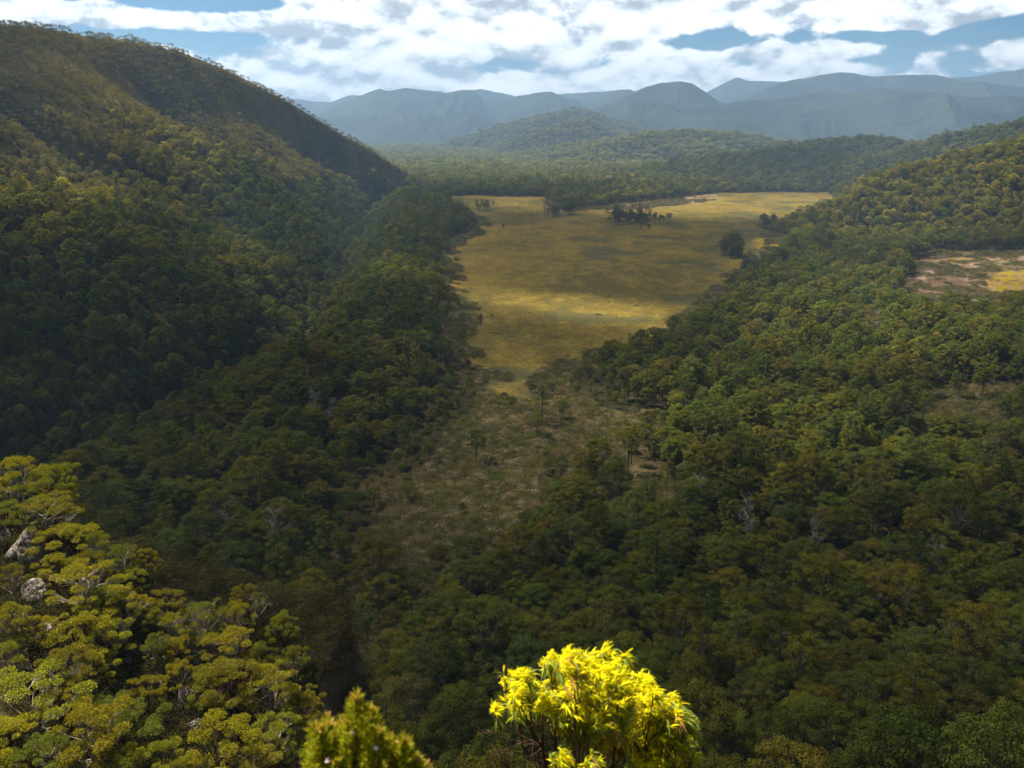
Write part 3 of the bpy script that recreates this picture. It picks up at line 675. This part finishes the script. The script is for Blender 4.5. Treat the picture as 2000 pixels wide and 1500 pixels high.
for k, (px, py, w, h, lb) in enumerate([(60, 1120, 62, 95, 'tall black-streaked grey outcrop near the left picture edge'), (72, 1185, 40, 60, 'pale rock directly under the tall streaked outcrop'), (178, 1140, 60, 30, 'grey slab right of the tall streaked outcrop'), (20, 1060, 40, 30, 'grey rock above left of the tall streaked outcrop'),
        (232, 1175, 44, 36, 'grey rock among shrubs right of the slab'), (222, 1262, 44, 62, 'pinkish pale rock in mid shelf'), (268, 1280, 46, 22, 'low flat rock right of the pinkish rock'), (90, 1255, 34, 40, 'pale rock left of the pinkish rock'), (372, 1392, 44, 60, 'pale broken rock low on the shelf'), (384, 1438, 30, 44, 'lowest pale rock on the shelf'), (300, 1340, 50, 30, 'dull brown rock above the broken rock')]):
    p = hit(px, py, 20, 400); s = np.linalg.norm(p - CAM) / F
    o = link('rock_outcrop', rock_mesh(40 + k, w * s * .66, w * s * .66, h * s * .66), None, (p[0], p[1], p[2] + h * s * .22)); o.rotation_euler = (.15, -.1, k * 1.3); tag(o, lb, 'rock', 'rock outcrops on the shelf')

# ------------------------------------------------------------------ rocky shelf: mallee gums
M_MALLEE = leaf_mat('mallee leaves', 'obj', .30, .5, 1.5)
def mallee(seed):
    r = np.random.default_rng(seed); H = 6.0; cl = []; n = int(r.integers(20, 30)); RC = r.uniform(1.8, 2.5)
    for k in range(n):
        a = k * 2.399 + r.uniform(-.5, .5); q = math.sqrt((k + .5) / n); rr = RC * q * r.uniform(.8, 1.2)
        cl.append((np.array([rr * math.cos(a), rr * math.sin(a), H - .45 - 2.4 * q ** 1.6 * r.uniform(.2, 1.5)]), r.uniform(.26, .60), .78))
    for k in range(5):
        a = r.uniform(0, 6.28); cl.append((np.array([RC * .8 * math.cos(a), RC * .8 * math.sin(a), r.uniform(1.6, 3.2)]), r.uniform(.35, .6), .6))
    g = Geo()
    for c, rad, fl in cl:
        m = int(2300 * rad * rad); d = unit(r.normal(size=(m, 3))); d[:, 2] = np.abs(d[:, 2]) - .35 * (r.random(m) < .35) * r.random(m); d = unit(d)
        lump = 1 + .30 * (fbm(d[:, 0] * 3 + c[0] * 3, d[:, 1] * 3 + d[:, 2] * 2 + c[1], 3, seed) - .5) * 2
        p = c + d * (rad * lump * (1 - .5 * r.random(m) ** 2))[:, None] * np.array([1, 1, fl]); t = unit(d * .8 + r.normal(size=(m, 3)) * .6 + np.array([0, 0, .15]))
        nn = unit(np.cross(t, r.normal(size=(m, 3)))); L = r.uniform(.08, .17, m); g.cards(p, nn, t, L, L * .34, 0, np.clip(r.normal(.5, .22, m), 0, 1))
    w = Geo(); ns = r.integers(2, 4)
    stems = []
    for s in range(ns):
        a = r.uniform(0, 6.28); P = [np.array([0, 0, -.8])]; 
        for z in np.linspace(.4, H * .62, 6): P.append(np.array([math.cos(a) * z * .17, math.sin(a) * z * .17, z]) + r.normal(0, .09, 3))
        w.tube(P, (.085, .045), 6); stems.append(P)
    for c, rad, fl in cl:
        P = min(stems, key=lambda S: np.linalg.norm(S[-1][:2] - c[:2])); s0 = P[int(r.integers(3, 7))]
        if s0[2] > c[2]: s0 = P[2]
        mid = s0 * .5 + c * .5 + r.normal(0, .14, 3); w.tube([s0, s0 * .75 + mid * .25 + r.normal(0, .05, 3), mid, mid * .4 + c * .6 + r.normal(0, .06, 3), c], (.042, .016), 4)
        for _ in range(5): w.tube([mid, mid * .5 + c * .5 + r.normal(0, .1, 3), c + r.normal(0, rad * .45, 3) * np.array([1, 1, .4])], (.016, .006), 3)
    return g.mesh('crown', (M_MALLEE,)), w.mesh('trunk', (M_PALE if seed % 2 else M_TWIG,), True)
MAL = [mallee(s) for s in range(61, 69)]; MC = [a for a, b in MAL]; MT = [b for a, b in MAL]
SP = [(25, 893, 80), (98, 903, 95), (122, 948, 60), (18, 975, 80), (75, 968, 110), (125, 1025, 105), (185, 1037, 62), (283, 1068, 46), (226, 1066, 66), (180, 1072, 56), (158, 1103, 120), (252, 1108, 56), (236, 1143, 84), (195, 1145, 70), (12, 1180, 90), (150, 1195, 112), (202, 1215, 80),
      (48, 1200, 60), (385, 1180, 84), (477, 1138, 60), (462, 1176, 62), (548, 1198, 52), (452, 1228, 100), (412, 1232, 62), (130, 1265, 84), (182, 1266, 62), (60, 1313, 150), (128, 1325, 84), (225, 1356, 92), (440, 1290, 112), (525, 1300, 112), (398, 1312, 64), (180, 1385, 130), (245, 1398, 120),
      (150, 1448, 84), (430, 1398, 140), (525, 1392, 92), (332, 1246, 62), (302, 1236, 56), (590, 1345, 74), (596, 1402, 82), (300, 1452, 92), (368, 1478, 100), (560, 1456, 100), (482, 1462, 100), (18, 1402, 100), (8, 1252, 84), (625, 1452, 90), (80, 1440, 100), (320, 1150, 60), (340, 1195, 60), (290, 1180, 56), (350, 1290, 56), (505, 1262, 60), (20, 1100, 50), (100, 1085, 60), (570, 1265, 54), (280, 1320, 60), (660, 1478, 70), (20, 1478, 90), (220, 1462, 90)]
SMARK = [(60, 1120, 'tall streaked outcrop'), (178, 1140, 'grey slab'), (225, 1268, 'pinkish pale rock'), (378, 1405, 'pale broken rock'), (505, 1230, 'bleached fallen branch'), (0, 900, 'top of the shelf'), (60, 1490, 'lower left corner'), (580, 1490, 'foot of the shelf')]
TN = [(.250, .240, .018), (.190, .205, .020), (.240, .215, .018), (.130, .155, .024), (.175, .165, .020)]
items = []; spec = []
for k, (px, py, w) in enumerate(SP):
    tgt = 3.4 + .028 * w + random.uniform(-.5, .8); lo, hi_ = 34., 100.
    Y = 34.
    while Y < 100:
        p = at(px, py, Y); g = float(height(p[0], p[1]))
        if p[2] - g <= tgt and g > 40: break
        Y += .8
    Y = min(Y, 97); p = at(px, py, Y); g = float(height(p[0], p[1])); H = min(max(p[2] - g, 2.5), 9.0); s = np.linalg.norm(p - CAM) / F
    ti = k % 5; var = k % 8; wd = w * s / 4.3; bright = random.uniform(.75, 1.1)
    spec.append(((p[0], p[1], p[2] - H), var, (wd, wd, H / 6.0), random.uniform(0, 6), tuple(c * bright for c in TN[ti])))
    items.append((px, py, ('large ' if w > 95 else 'small ' if w < 65 else '') + ['yellow-topped', 'yellow-green', 'golden', 'green', 'olive'][ti]))
for sp_, lb in zip(spec, landmark_labels(items, SMARK, '{o}{w} mallee gum {s} the {p}')):
    tree('mallee_gum', *sp_, lb, 'tree', 'mallee gums on the rocky shelf', MC, MT)
p = hit(500, 1245, 20, 400); g = Geo(); r = np.random.default_rng(5)
for k in range(7):
    e = np.array([r.uniform(-.6, 2.6), r.uniform(-.5, .5), r.uniform(1.0, 3.0)]); m0 = e * .5 + r.normal(0, .22, 3); g.tube([np.array([0, 0, -.3]), m0, e * .8 + r.normal(0, .12, 3), e], (.06, .012), 4)
    for _ in range(4): g.tube([e * .8, e + r.normal(0, .35, 3), e * 1.1 + r.normal(0, .5, 3)], (.018, .006), 3)
tag(link('dead_branch', g.mesh('dead_branch', (M_DEAD,), True), None, (p[0], p[1], p[2] + 2.2)), 'bleached bare branches sticking up between the mallee gums', 'branch')

# ------------------------------------------------------------------ the two bushes right below the lookout
def leaves(g, r, P, T, Ln, Wd, tint, droop=.35):
    n = len(P); T = unit(T); S = unit(np.cross(T, unit(r.normal(size=(n, 3)) * .6 + np.array([0, 0, 1])))); Nn = np.cross(S, T)
    st = np.array([0, .28, .62, 1.0]); wd = np.array([.12, 1, .72, .03]); V = []
    for t, w in zip(st, wd):
        c = P + T * (Ln * t)[:, None] - np.array([0, 0, 1]) * (Ln * droop * t * t)[:, None]
        fold = Nn * (Wd * w * .22)[:, None]
        V += [c + S * (Wd * w * .5)[:, None] + fold, c - S * (Wd * w * .5)[:, None] + fold]
    V = np.stack(V, 1).reshape(-1, 3); b = np.arange(n)[:, None] * 8
    Q = np.concatenate([b + np.array([0, 1, 3, 2]), b + np.array([2, 3, 5, 4]), b + np.array([4, 5, 7, 6])])
    g['V'].append(V); g['Q'].append(Q + g['n']); g['T'].append(np.repeat(tint, 8, 0)); g['n'] += len(V)
def leaf_mesh(g, name):
    T = np.concatenate(g['T']); T = np.hstack([T, np.ones((len(T), 1))]); V = np.concatenate(g['V'])
    return make_mesh(name, V, np.concatenate(g['Q']), (M_LG,), None, {'tint': ('FLOAT_COLOR', T), 'v': ('FLOAT', np.random.default_rng(1).random(len(V) // 4).repeat(4))})
r = np.random.default_rng(77); YB = 4.6
# spray centres: pixel x, y of the photograph, spray radius in pixels, leaf count, depth offset in metres
SPR = []
edge = [(990, 1322, 26), (1000, 1352, 26), (1035, 1345, 24), (1010, 1385, 26), (1050, 1375, 26), (1070, 1298, 26), (1085, 1340, 36), (1120, 1300, 38), (1160, 1296, 38), (1200, 1308, 38), (1115, 1345, 44), (1160, 1345, 46), (1205, 1350, 46), (1245, 1338, 38), (1280, 1372, 38), (1240, 1385, 48), (1195, 1395, 50), (1150, 1390, 50), (1105, 1390, 40),
        (1290, 1405, 40), (1310, 1370, 26), (1325, 1395, 24), (1255, 1425, 46), (1210, 1435, 40), (1300, 1440, 36), (1320, 1425, 26), (1100, 1412, 30), (1125, 1425, 26), (1335, 1460, 18), (1275, 1470, 34), (1310, 1482, 30), (1240, 1492, 26), (1090, 1475, 22), (1075, 1496, 24), (1150, 1492, 20), (1125, 1502, 22), (1300, 1510, 36), (1260, 1515, 30), (1335, 1500, 20), (1352, 1445, 13), (1360, 1478, 10), (1347, 1398, 12), (1222, 1276, 12), (1180, 1440, 30), (1345, 1425, 14), (1290, 1345, 14), (955, 1385, 12), (1020, 1310, 14), (1095, 1285, 20), (1140, 1278, 20), (1185, 1280, 18)]
gl = {'V': [], 'Q': [], 'T': [], 'n': 0}; ctr = []
for px, py, rad in edge:
    px = 1155 + (px - 1155) * .96 + r.uniform(-9, 9); py = py + 6 + r.uniform(-9, 9); rad *= .92
    low = (py > 1400); n = int(11 + rad * rad * .085); dep = r.uniform(-.28, .28) * (1 if rad > 22 else .3)
    c = at(px, py, YB + dep); R_ = rad * YB * 1.18 / F; ctr.append((c, R_))
    for q in range(n):
        # short twig tips each with a fan of leaves
        d = unit(r.normal(size=3)); tip = c + d * R_ * r.uniform(.25, .95); dirn = unit(np.array([.80, -.1, .30]) + r.normal(size=3) * .55)
        m = int(r.integers(4, 8)); P = tip + dirn * r.uniform(-.02, .02, (m, 1)); T = unit(dirn + r.normal(size=(m, 3)) * .34)
        new = (r.random() < (.90 if d[2] > -.3 else .55)) and not (low and r.random() < .25)
        base = np.array([.78, .73, .018]) if new else np.array([.26, .33, .07]) if r.random() < .90 else np.array([.42, .20, .10])
        tn = base * r.uniform(.75, 1.2, (m, 1)) * (1 + r.normal(0, .08, (m, 3)))
        Ln = r.uniform(.038, .070, m) if new else r.uniform(.07, .11, m); leaves(gl, r, P, T, Ln, Ln * (.145 if new else .12), np.clip(tn, .01, .8), .22 if new else .75)
root = bpy.data.objects.new('gum_sapling', None); COL.objects.link(root); b0 = at(1120, 1560, YB); gz = float(height(b0[0], b0[1])); root.location = (b0[0], b0[1], gz); root.empty_display_size = .1
tag(root, 'bright yellow-leaved gum sapling at the lower edge, lit by the sun', 'sapling')
B0 = np.array([b0[0], b0[1], gz])
def place(g, name): 
    g['V'] = [v - B0 for v in g['V']]; return link(name, leaf_mesh(g, name), root)
place(gl, 'leaves')
g = Geo(); stems = []
for k, (sx_, sy_) in enumerate([(1085, 1440), (1130, 1450), (1060, 1460), (1200, 1460), (1260, 1470)]):
    e = at(sx_, sy_, YB + r.uniform(-.15, .15)) - B0; P = [np.array([.04 * k - .08, 0, -.3])] + [e * t + r.normal(0, .025, 3) * (t < 1) + np.array([0, 0, .0]) for t in (.2, .4, .6, .8, 1.0)]; g.tube(P, (.022, .009), 6); stems.append(P)
for c, R_ in ctr:
    c = c - B0; S_ = min(stems, key=lambda P: abs(P[-1][0] - c[0])); s0 = S_[int(r.integers(3, 6))]; mid = s0 * .45 + c * .55 + r.normal(0, .03, 3)
    g.tube([s0, s0 * .6 + mid * .4 + r.normal(0, .015, 3), mid, c], (.0065, .003), 5)
    for _ in range(7): g.tube([mid * .4 + c * .6, c + r.normal(0, R_ * .4, 3), c + r.normal(0, R_ * .75, 3)], (.0026, .001), 3)
for _ in range(16):   # bare twigs hanging out on the left
    s0 = stems[int(r.choice([0, 2]))][int(r.integers(3, 6))]; e = at(r.uniform(930, 1060), r.uniform(1395, 1500), YB + r.uniform(-.2, .2)) - B0; mid = s0 * .5 + e * .5 + r.normal(0, .03, 3)
    g.tube([s0, mid, e * .8 + mid * .2 + r.normal(0, .015, 3), e], (.0045, .0012), 4)
    for _ in range(3): g.tube([mid * .4 + e * .6, e + r.normal(0, .05, 3)], (.0018, .0008), 3)
link('branches', g.mesh('branches', (M_TWIG,), True), root)

YH = 2.7; gl = {'V': [], 'Q': [], 'T': [], 'n': 0}; g = Geo(); b0 = at(715, 1600, YH); gz = float(height(b0[0], b0[1])); B0 = np.array([b0[0], b0[1], gz])
root = bpy.data.objects.new('heath_bush', None); COL.objects.link(root); root.location = tuple(B0); root.empty_display_size = .1
tag(root, 'green heath bush with upright orange-tipped shoots at the lower edge', 'bush'); fl = Geo()
SH = [(696, 1345, 30), (722, 1372, 24), (640, 1388, 26), (612, 1400, 22), (668, 1400, 22), (740, 1415, 26), (705, 1420, 30), (762, 1425, 20), (790, 1428, 22), (800, 1440, 20), (620, 1440, 26), (655, 1450, 26), (690, 1462, 26), (730, 1455, 28), (770, 1460, 26), (815, 1465, 22), (640, 1490, 26), (600, 1480, 18), (830, 1485, 18), (845, 1496, 14), (790, 1490, 24), (750, 1492, 26), (710, 1498, 26), (670, 1500, 26)]
SH = SH + [(a + r.uniform(-26, 26), b + r.uniform(8, 48), c * r.uniform(.6, 1.0)) for a, b, c in SH]
for px, py, w in SH:
    py += 14
    dep = r.uniform(-.20, .20); tip = at(px, py, YH + dep); L_ = r.uniform(.12, .20); base = at(px + r.uniform(-38, 38), py + 150, YH + dep * .8); ax = unit(tip - base)
    g.tube([np.array([r.normal(0, .03), r.normal(0, .03), -.2]), (base - B0) * .5 + r.normal(0, .02, 3), base - B0, tip - B0], (.012, .003), 5)
    n = 480; t = r.random(n) ** .8; c = tip - ax * (t * L_)[:, None]; a = r.uniform(0, 6.28, n); wr = w * YH * 1.18 / F * .85
    o = np.stack([np.cos(a), np.sin(a), a * 0], 1); P = c + o * (wr * np.clip(t * 1.7 + .06, 0, 1) * r.uniform(.1, 1, n))[:, None]; T = unit(o * .45 + ax * .9 + r.normal(size=(n, 3)) * .38)
    tn = np.array([.20, .24, .018]) * r.uniform(.7, 1.6, (n, 1)); y_ = r.random(n) < .3; tn[y_] = np.array([.30, .28, .02]) * r.uniform(.7, 1.1, (y_.sum(), 1)); tp = (t < .14) & (r.random(n) < .5); tn[tp] = np.array([.50, .34, .10]) * r.uniform(.7, 1.1, (tp.sum(), 1))
    Ln = r.uniform(.020, .040, n); leaves(gl, r, P, T, Ln, Ln * .20, np.clip(tn, .01, .8), .0)
gl['V'] = [v - B0 for v in gl['V']]; link('leaves', leaf_mesh(gl, 'leaves'), root); link('branches', g.mesh('branches', (M_TWIG,), True), root)
M_FL, nt2, o2 = mat('white flower'); bb = N(nt2, 'ShaderNodeBsdfDiffuse', i_Color=(.72, .66, .66, 1)); nt2.links.new(bb.outputs[0], o2.inputs[0])
for px, py in [(688, 1430), (640, 1485), (735, 1462)]:
    c = at(px, py, YH - .2) - B0; f = Geo(); n = 14; a = r.uniform(0, 6.28, n); o = np.stack([np.cos(a), np.sin(a), r.uniform(-.3, .8, n)], 1); f.cards(c + o * .006, r.normal(size=(n, 3)), o, .014, .007)
    link('flower', f.mesh('flower', (M_FL,)), root)
#SECTION4
# ------------------------------------------------------------------ light
SUN = unit(np.array([-.44, .26, .86])); SUNEL = math.asin(SUN[2])
sl = bpy.data.lights.new('sun', 'SUN'); sl.energy = 5.0; sl.angle = R(.5); sl.color = (1, .89, .68)
so = bpy.data.objects.new('sun', sl); COL.objects.link(so); so.location = (0, 0, 3000)
so.rotation_euler = Vector(SUN).to_track_quat('Z', 'Y').to_euler()

W = bpy.data.worlds.new('World'); SC.world = W; W.use_nodes = True; nt = W.node_tree; nt.nodes.clear(); L = nt.links.new
out = N(nt, 'ShaderNodeOutputWorld')
sky = N(nt, 'ShaderNodeTexSky', sky_type='NISHITA', sun_disc=False, sun_elevation=SUNEL, sun_rotation=math.atan2(SUN[0], SUN[1]), altitude=600, air_density=1.0, dust_density=.3, ozone_density=2.5)
b1 = N(nt, 'ShaderNodeBackground', i_1=.040)
hs = N(nt, 'ShaderNodeVectorMath', operation='MULTIPLY'); L(sky.outputs[0], hs.inputs[0]); hs.inputs[1].default_value = (.25, .55, .76)
L(hs.outputs[0], b1.inputs[0])
tc = N(nt, 'ShaderNodeTexCoord'); sx = N(nt, 'ShaderNodeSeparateXYZ'); L(tc.outputs['Generated'], sx.inputs[0])
az = math_(nt, 'ARCTAN2', sx.outputs[0], sx.outputs[1]); el = math_(nt, 'ARCSINE', sx.outputs[2])
elp = math_(nt, 'MAXIMUM', el, 0.0)
# clouds thin out into flat layers towards the horizon: stretch the pattern there
def cloud_noise(dv, scale, det, seed, puff=.9):
    vv = math_(nt, 'POWER', math_(nt, 'ADD', math_(nt, 'ADD', elp, dv), .012), .72)
    c = N(nt, 'ShaderNodeCombineXYZ'); L(az, c.inputs[0]); L(math_(nt, 'MULTIPLY', vv, 1.25), c.inputs[1]); c.inputs[2].default_value = seed
    w = N(nt, 'ShaderNodeTexNoise', i_Scale=scale, i_Detail=det, i_Roughness=.62); L(c.outputs[0], w.inputs['Vector'])
    if not puff: return w.outputs[0]
    d = N(nt, 'ShaderNodeTexNoise', i_Scale=scale * 4, i_Detail=3.0); L(c.outputs[0], d.inputs['Vector'])
    mx_ = N(nt, 'ShaderNodeVectorMath', operation='MULTIPLY_ADD'); L(d.outputs['Color'], mx_.inputs[0]); mx_.inputs[1].default_value = (.022, .022, 0); L(c.outputs[0], mx_.inputs[2])
    o = w.outputs[0]
    for sc_, am in ((scale * 2.0, .30), (scale * 5.0, .14)):
        v = N(nt, 'ShaderNodeTexVoronoi', feature='SMOOTH_F1', i_Scale=sc_, i_Smoothness=.25); L(mx_.outputs[0], v.inputs['Vector'])
        o = math_(nt, 'ADD', o, math_(nt, 'MULTIPLY', math_(nt, 'SUBTRACT', .42, v.outputs['Distance']), am * puff))
    return o
def px_az(px): return math.atan((px - 1000) / F / 1.0)
def px_el(py): return TH * -1 + math.atan((750 - py) / F)
BL = [(430, 14, 210, 17, -.60), (380, 82, 190, 13, -.42), (1540, 84, 230, 15, -.50), (1610, 122, 300, 17, -.42), (1770, 100, 130, 22, -.42), (1960, 66, 120, 15, -.45), (1700, 48, 30, 8, -.2), (880, 132, 130, 9, -.22), (1360, 82, 60, 22, -.28), (1720, 170, 260, 14, -.22),
      (1000, 118, 70, 9, -.12), (560, 165, 90, 22, .15), (800, 60, 260, 60, .22), (1180, 60, 170, 55, .22), (1745, 56, 85, 15, .62), (1865, 112, 100, 17, .55), (1600, 100, 85, 14, .55), (1440, 112, 120, 16, .40), (1330, 152, 110, 12, .28), (1980, 100, 60, 26, .3), (180, 40, 220, 16, .25), (1800, 15, 330, 18, .30), (1200, 165, 300, 10, .15), (700, 150, 200, 20, .2), (1980, 145, 60, 10, .1), (1760, 83, 16, 5, .28), (560, 55, 160, 9, .3)]
acc = None
for px, py, rx, ry, amp in BL:
    dx = math_(nt, 'MULTIPLY', math_(nt, 'SUBTRACT', az, px_az(px)), F / rx); dy = math_(nt, 'MULTIPLY', math_(nt, 'SUBTRACT', el, px_el(py)), F / ry)
    q = math_(nt, 'ADD', math_(nt, 'MULTIPLY', dx, dx), math_(nt, 'MULTIPLY', dy, dy)); g = math_(nt, 'MULTIPLY', math_(nt, 'POWER', 2.718, math_(nt, 'MULTIPLY', q, -.7)), amp)
    acc = g if acc is None else math_(nt, 'ADD', acc, g)
n0 = cloud_noise(0, 8.5, 10.0, 5.3); n1 = cloud_noise(.010, 8.5, 7.0, 5.3); n2 = cloud_noise(0, 3.2, 3.0, 8.2, 0)
cov = math_(nt, 'ADD', math_(nt, 'ADD', math_(nt, 'MULTIPLY', math_(nt, 'SUBTRACT', n0, .5), 1.5), .32), acc)
a = N(nt, 'ShaderNodeMapRange', interpolation_type='SMOOTHSTEP'); L(cov, a.inputs[0]); a.inputs[1].default_value = 0.04; a.inputs[2].default_value = .21
# tops bright, flat grey bases: compare with the density a little higher up
sh = math_(nt, 'SUBTRACT', n0, n1); s2 = N(nt, 'ShaderNodeMapRange', interpolation_type='SMOOTHSTEP'); L(math_(nt, 'ADD', sh, math_(nt, 'MULTIPLY', math_(nt, 'SUBTRACT', n2, .5), .35)), s2.inputs[0]); s2.inputs[1].default_value = -.14; s2.inputs[2].default_value = .12
cr = N(nt, 'ShaderNodeValToRGB'); e = cr.color_ramp.elements; e[0].color = (.29, .32, .35, 1); e[1].color = (1.0, .985, .95, 1); e.new(.42).color = (.70, .715, .72, 1); L(s2.outputs[0], cr.inputs[0])
b2 = N(nt, 'ShaderNodeBackground', i_1=1.0); L(cr.outputs[0], b2.inputs[0])
# higher up the cloud is seen from below, thicker and greyer
hi = N(nt, 'ShaderNodeMapRange', interpolation_type='SMOOTHSTEP'); L(el, hi.inputs[0]); hi.inputs[1].default_value = R(8); hi.inputs[2].default_value = R(20); hi.inputs[3].default_value = .72; hi.inputs[4].default_value = .085
L(hi.outputs[0], b2.inputs[1])
mx = N(nt, 'ShaderNodeMixShader'); L(a.outputs[0], mx.inputs[0]); L(b1.outputs[0], mx.inputs[1]); L(b2.outputs[0], mx.inputs[2]); L(mx.outputs[0], out.inputs[0])

# ------------------------------------------------------------------ unseen cloud deck added overhead, its gaps shaped to place the sunlit patches
LIT = [(1850, 390, 360, 125, 1.0, -.30), (1420, 400, 340, 30, 1.0, 0), (1000, 396, 170, 20, .6, 0), (1500, 487, 60, 30, 1.0, 0), (1130, 604, 210, 30, 1.0, .12), (900, 580, 150, 24, .6, 0),
       (430, 250, 470, 190, 1.0, .50), (110, 330, 260, 200, 1.0, .5), (620, 440, 220, 100, .8, .6), (500, 560, 210, 100, .95, .9), (770, 560, 130, 60, .9, 0), (1930, 520, 150, 30, 1.0, 0), (1350, 820, 300, 90, .85, 0),
       (1700, 650, 380, 160, 1.0, 0), (1620, 900, 460, 130, .72, 0), (1150, 480, 320, 110, .24, 0), (800, 760, 170, 150, .42, 0), (1080, 800, 240, 110, .65, 0), (950, 930, 330, 140, .55, 0), (1900, 1150, 240, 120, .22, 0), (1350, 1150, 400, 120, .16, 0), (600, 850, 160, 110, .20, 0), (700, 330, 120, 60, .5, .3), (200, 640, 260, 110, .26, 0), (1000, 335, 600, 45, 1.0, 0), (1650, 300, 500, 40, .7, 0)]
def lit_fraction(x, y, z):
    px, py = proj(x, y, z); L_ = np.full(np.shape(x), .20)
    for cx, cy, rx, ry, amp, rot in LIT:
        dx = px - cx; dy = py - cy; ca, sa = math.cos(rot), math.sin(rot)
        q = ((dx * ca + dy * sa) / rx) ** 2 + ((-dx * sa + dy * ca) / ry) ** 2
        L_ = np.maximum(L_, amp * np.exp(-q ** 1.3 * .9))
    f = fbm(x / 400, y / 500, 4, 201); far = sst(2300, 3200, y)
    L_ = np.maximum(L_, far * sst(.38, .58, f) * .30 + far * .7)
    L_ = L_ * (1 - .55 * np.exp(-((px - 1560) / 260) ** 2 - ((y - 2900) / 350) ** 2))
    L_ = L_ * (.8 + .4 * fbm(x / 50, y / 80, 3, 205))
    near = (y < 120) & (z > 85) & (y > 30) & (x < 0); L_ = np.where(near, 1.0, L_)
    return np.clip(np.where((y < 30), 1.0, L_), 0, 1)
def deck():
    zb = 1250.0; k = SUN[:2] / SUN[2]
    gx = np.arange(-2600, 3400, 26.0); gy = np.arange(-300, 3900, 30.0); X, Y = np.meshgrid(gx, gy, indexing='ij'); X = X.ravel(); Y = Y.ravel()
    z = np.zeros(len(X))
    for it in range(8):
        x = X - k[0] * (zb - z); y = Y - k[1] * (zb - z); z = .5 * z + .5 * height(x, y)
    L_ = lit_fraction(x, y, z)
    ex = np.minimum(sst(-2600, -2200, X) * sst(3400, 3000, X), sst(-300, -100, Y) * sst(3900, 3500, Y)); L_ = 1 - (1 - L_) * ex
    th = (1 - L_) * (60 + 160 * fbm(X / 260, Y / 260, 4, 301))
    top = np.stack([X, Y, zb + 2 + th], 1); bot = np.stack([X, Y, zb - 12 * fbm(X / 120, Y / 120, 3, 302)], 1)
    n = len(gx); m = len(gy); i = np.arange(n - 1)[:, None] * m; j = np.arange(m - 1)[None]
    Q = np.stack([i + j, i + m + j, i + m + j + 1, i + j + 1], -1).reshape(-1, 4)
    Lf = np.maximum(np.maximum(L_[Q[:, 0]], L_[Q[:, 1]]), np.maximum(L_[Q[:, 2]], L_[Q[:, 3]]))
    Ln = np.minimum(np.minimum(L_[Q[:, 0]], L_[Q[:, 1]]), np.minimum(L_[Q[:, 2]], L_[Q[:, 3]]))
    Q = Q[Ln < .985]
    NV = len(X); d = 1 - np.sqrt(L_); Qa = np.vstack([Q, Q[:, ::-1] + NV])
    m_, nt_, out_ = mat('cloud'); LL = nt_.links.new
    at_ = N(nt_, 'ShaderNodeAttribute', attribute_name='thick'); tr = N(nt_, 'ShaderNodeBsdfTransparent'); df = N(nt_, 'ShaderNodeBsdfDiffuse', i_Color=(.4, .41, .43, 1)); tl = N(nt_, 'ShaderNodeBsdfTranslucent', i_Color=(.17, .185, .20, 1))
    x1 = N(nt_, 'ShaderNodeMixShader', i_0=.35); LL(df.outputs[0], x1.inputs[1]); LL(tl.outputs[0], x1.inputs[2]); x2 = N(nt_, 'ShaderNodeMixShader'); LL(at_.outputs['Fac'], x2.inputs[0]); LL(tr.outputs[0], x2.inputs[1]); LL(x1.outputs[0], x2.inputs[2]); LL(x2.outputs[0], out_.inputs[0])
    me = make_mesh('cloud', np.vstack([top, bot]), Qa, (m_,), None, {'thick': ('FLOAT', np.concatenate([d, d]))}, True)
    tag(link('shade_clouds', me), 'unseen grey cloud cover added overhead, gaps shaped to let sun onto chosen patches', None, None, 'stuff')
deck()

# ------------------------------------------------------------------ air
def haze():
    a = np.array([(x, y, z) for x in (-13900, 13900) for y in (-13900, 14100) for z in (-80, 960)], float)
    Q = [(0, 1, 3, 2), (4, 6, 7, 5), (0, 4, 5, 1), (2, 3, 7, 6), (0, 2, 6, 4), (1, 5, 7, 3)]
    m_, nt_, out_ = mat('haze'); v = N(nt_, 'ShaderNodeVolumePrincipled'); v.inputs['Color'].default_value = (.31, .49, .80, 1); v.inputs['Density'].default_value = HAZE; v.inputs['Anisotropy'].default_value = .25
    nt_.links.new(v.outputs[0], out_.inputs['Volume'])
    tag(link('haze', make_mesh('haze', a, Q, (m_,))), kind='stuff')
HAZE = 1.02e-4
haze()

SC.view_settings.view_transform = 'Standard'; SC.view_settings.look = 'None'; SC.view_settings.gamma = 1; SC.view_settings.exposure = 1.55
cy = SC.cycles; cy.max_bounces = 4; cy.diffuse_bounces = 2; cy.transmission_bounces = 3; cy.transparent_max_bounces = 12; cy.volume_bounces = 1; cy.use_denoising = True
cy.use_adaptive_sampling = True; cy.adaptive_threshold = .02; cy.denoising_prefilter = 'ACCURATE'; cy.denoising_input_passes = 'RGB_ALBEDO_NORMAL'
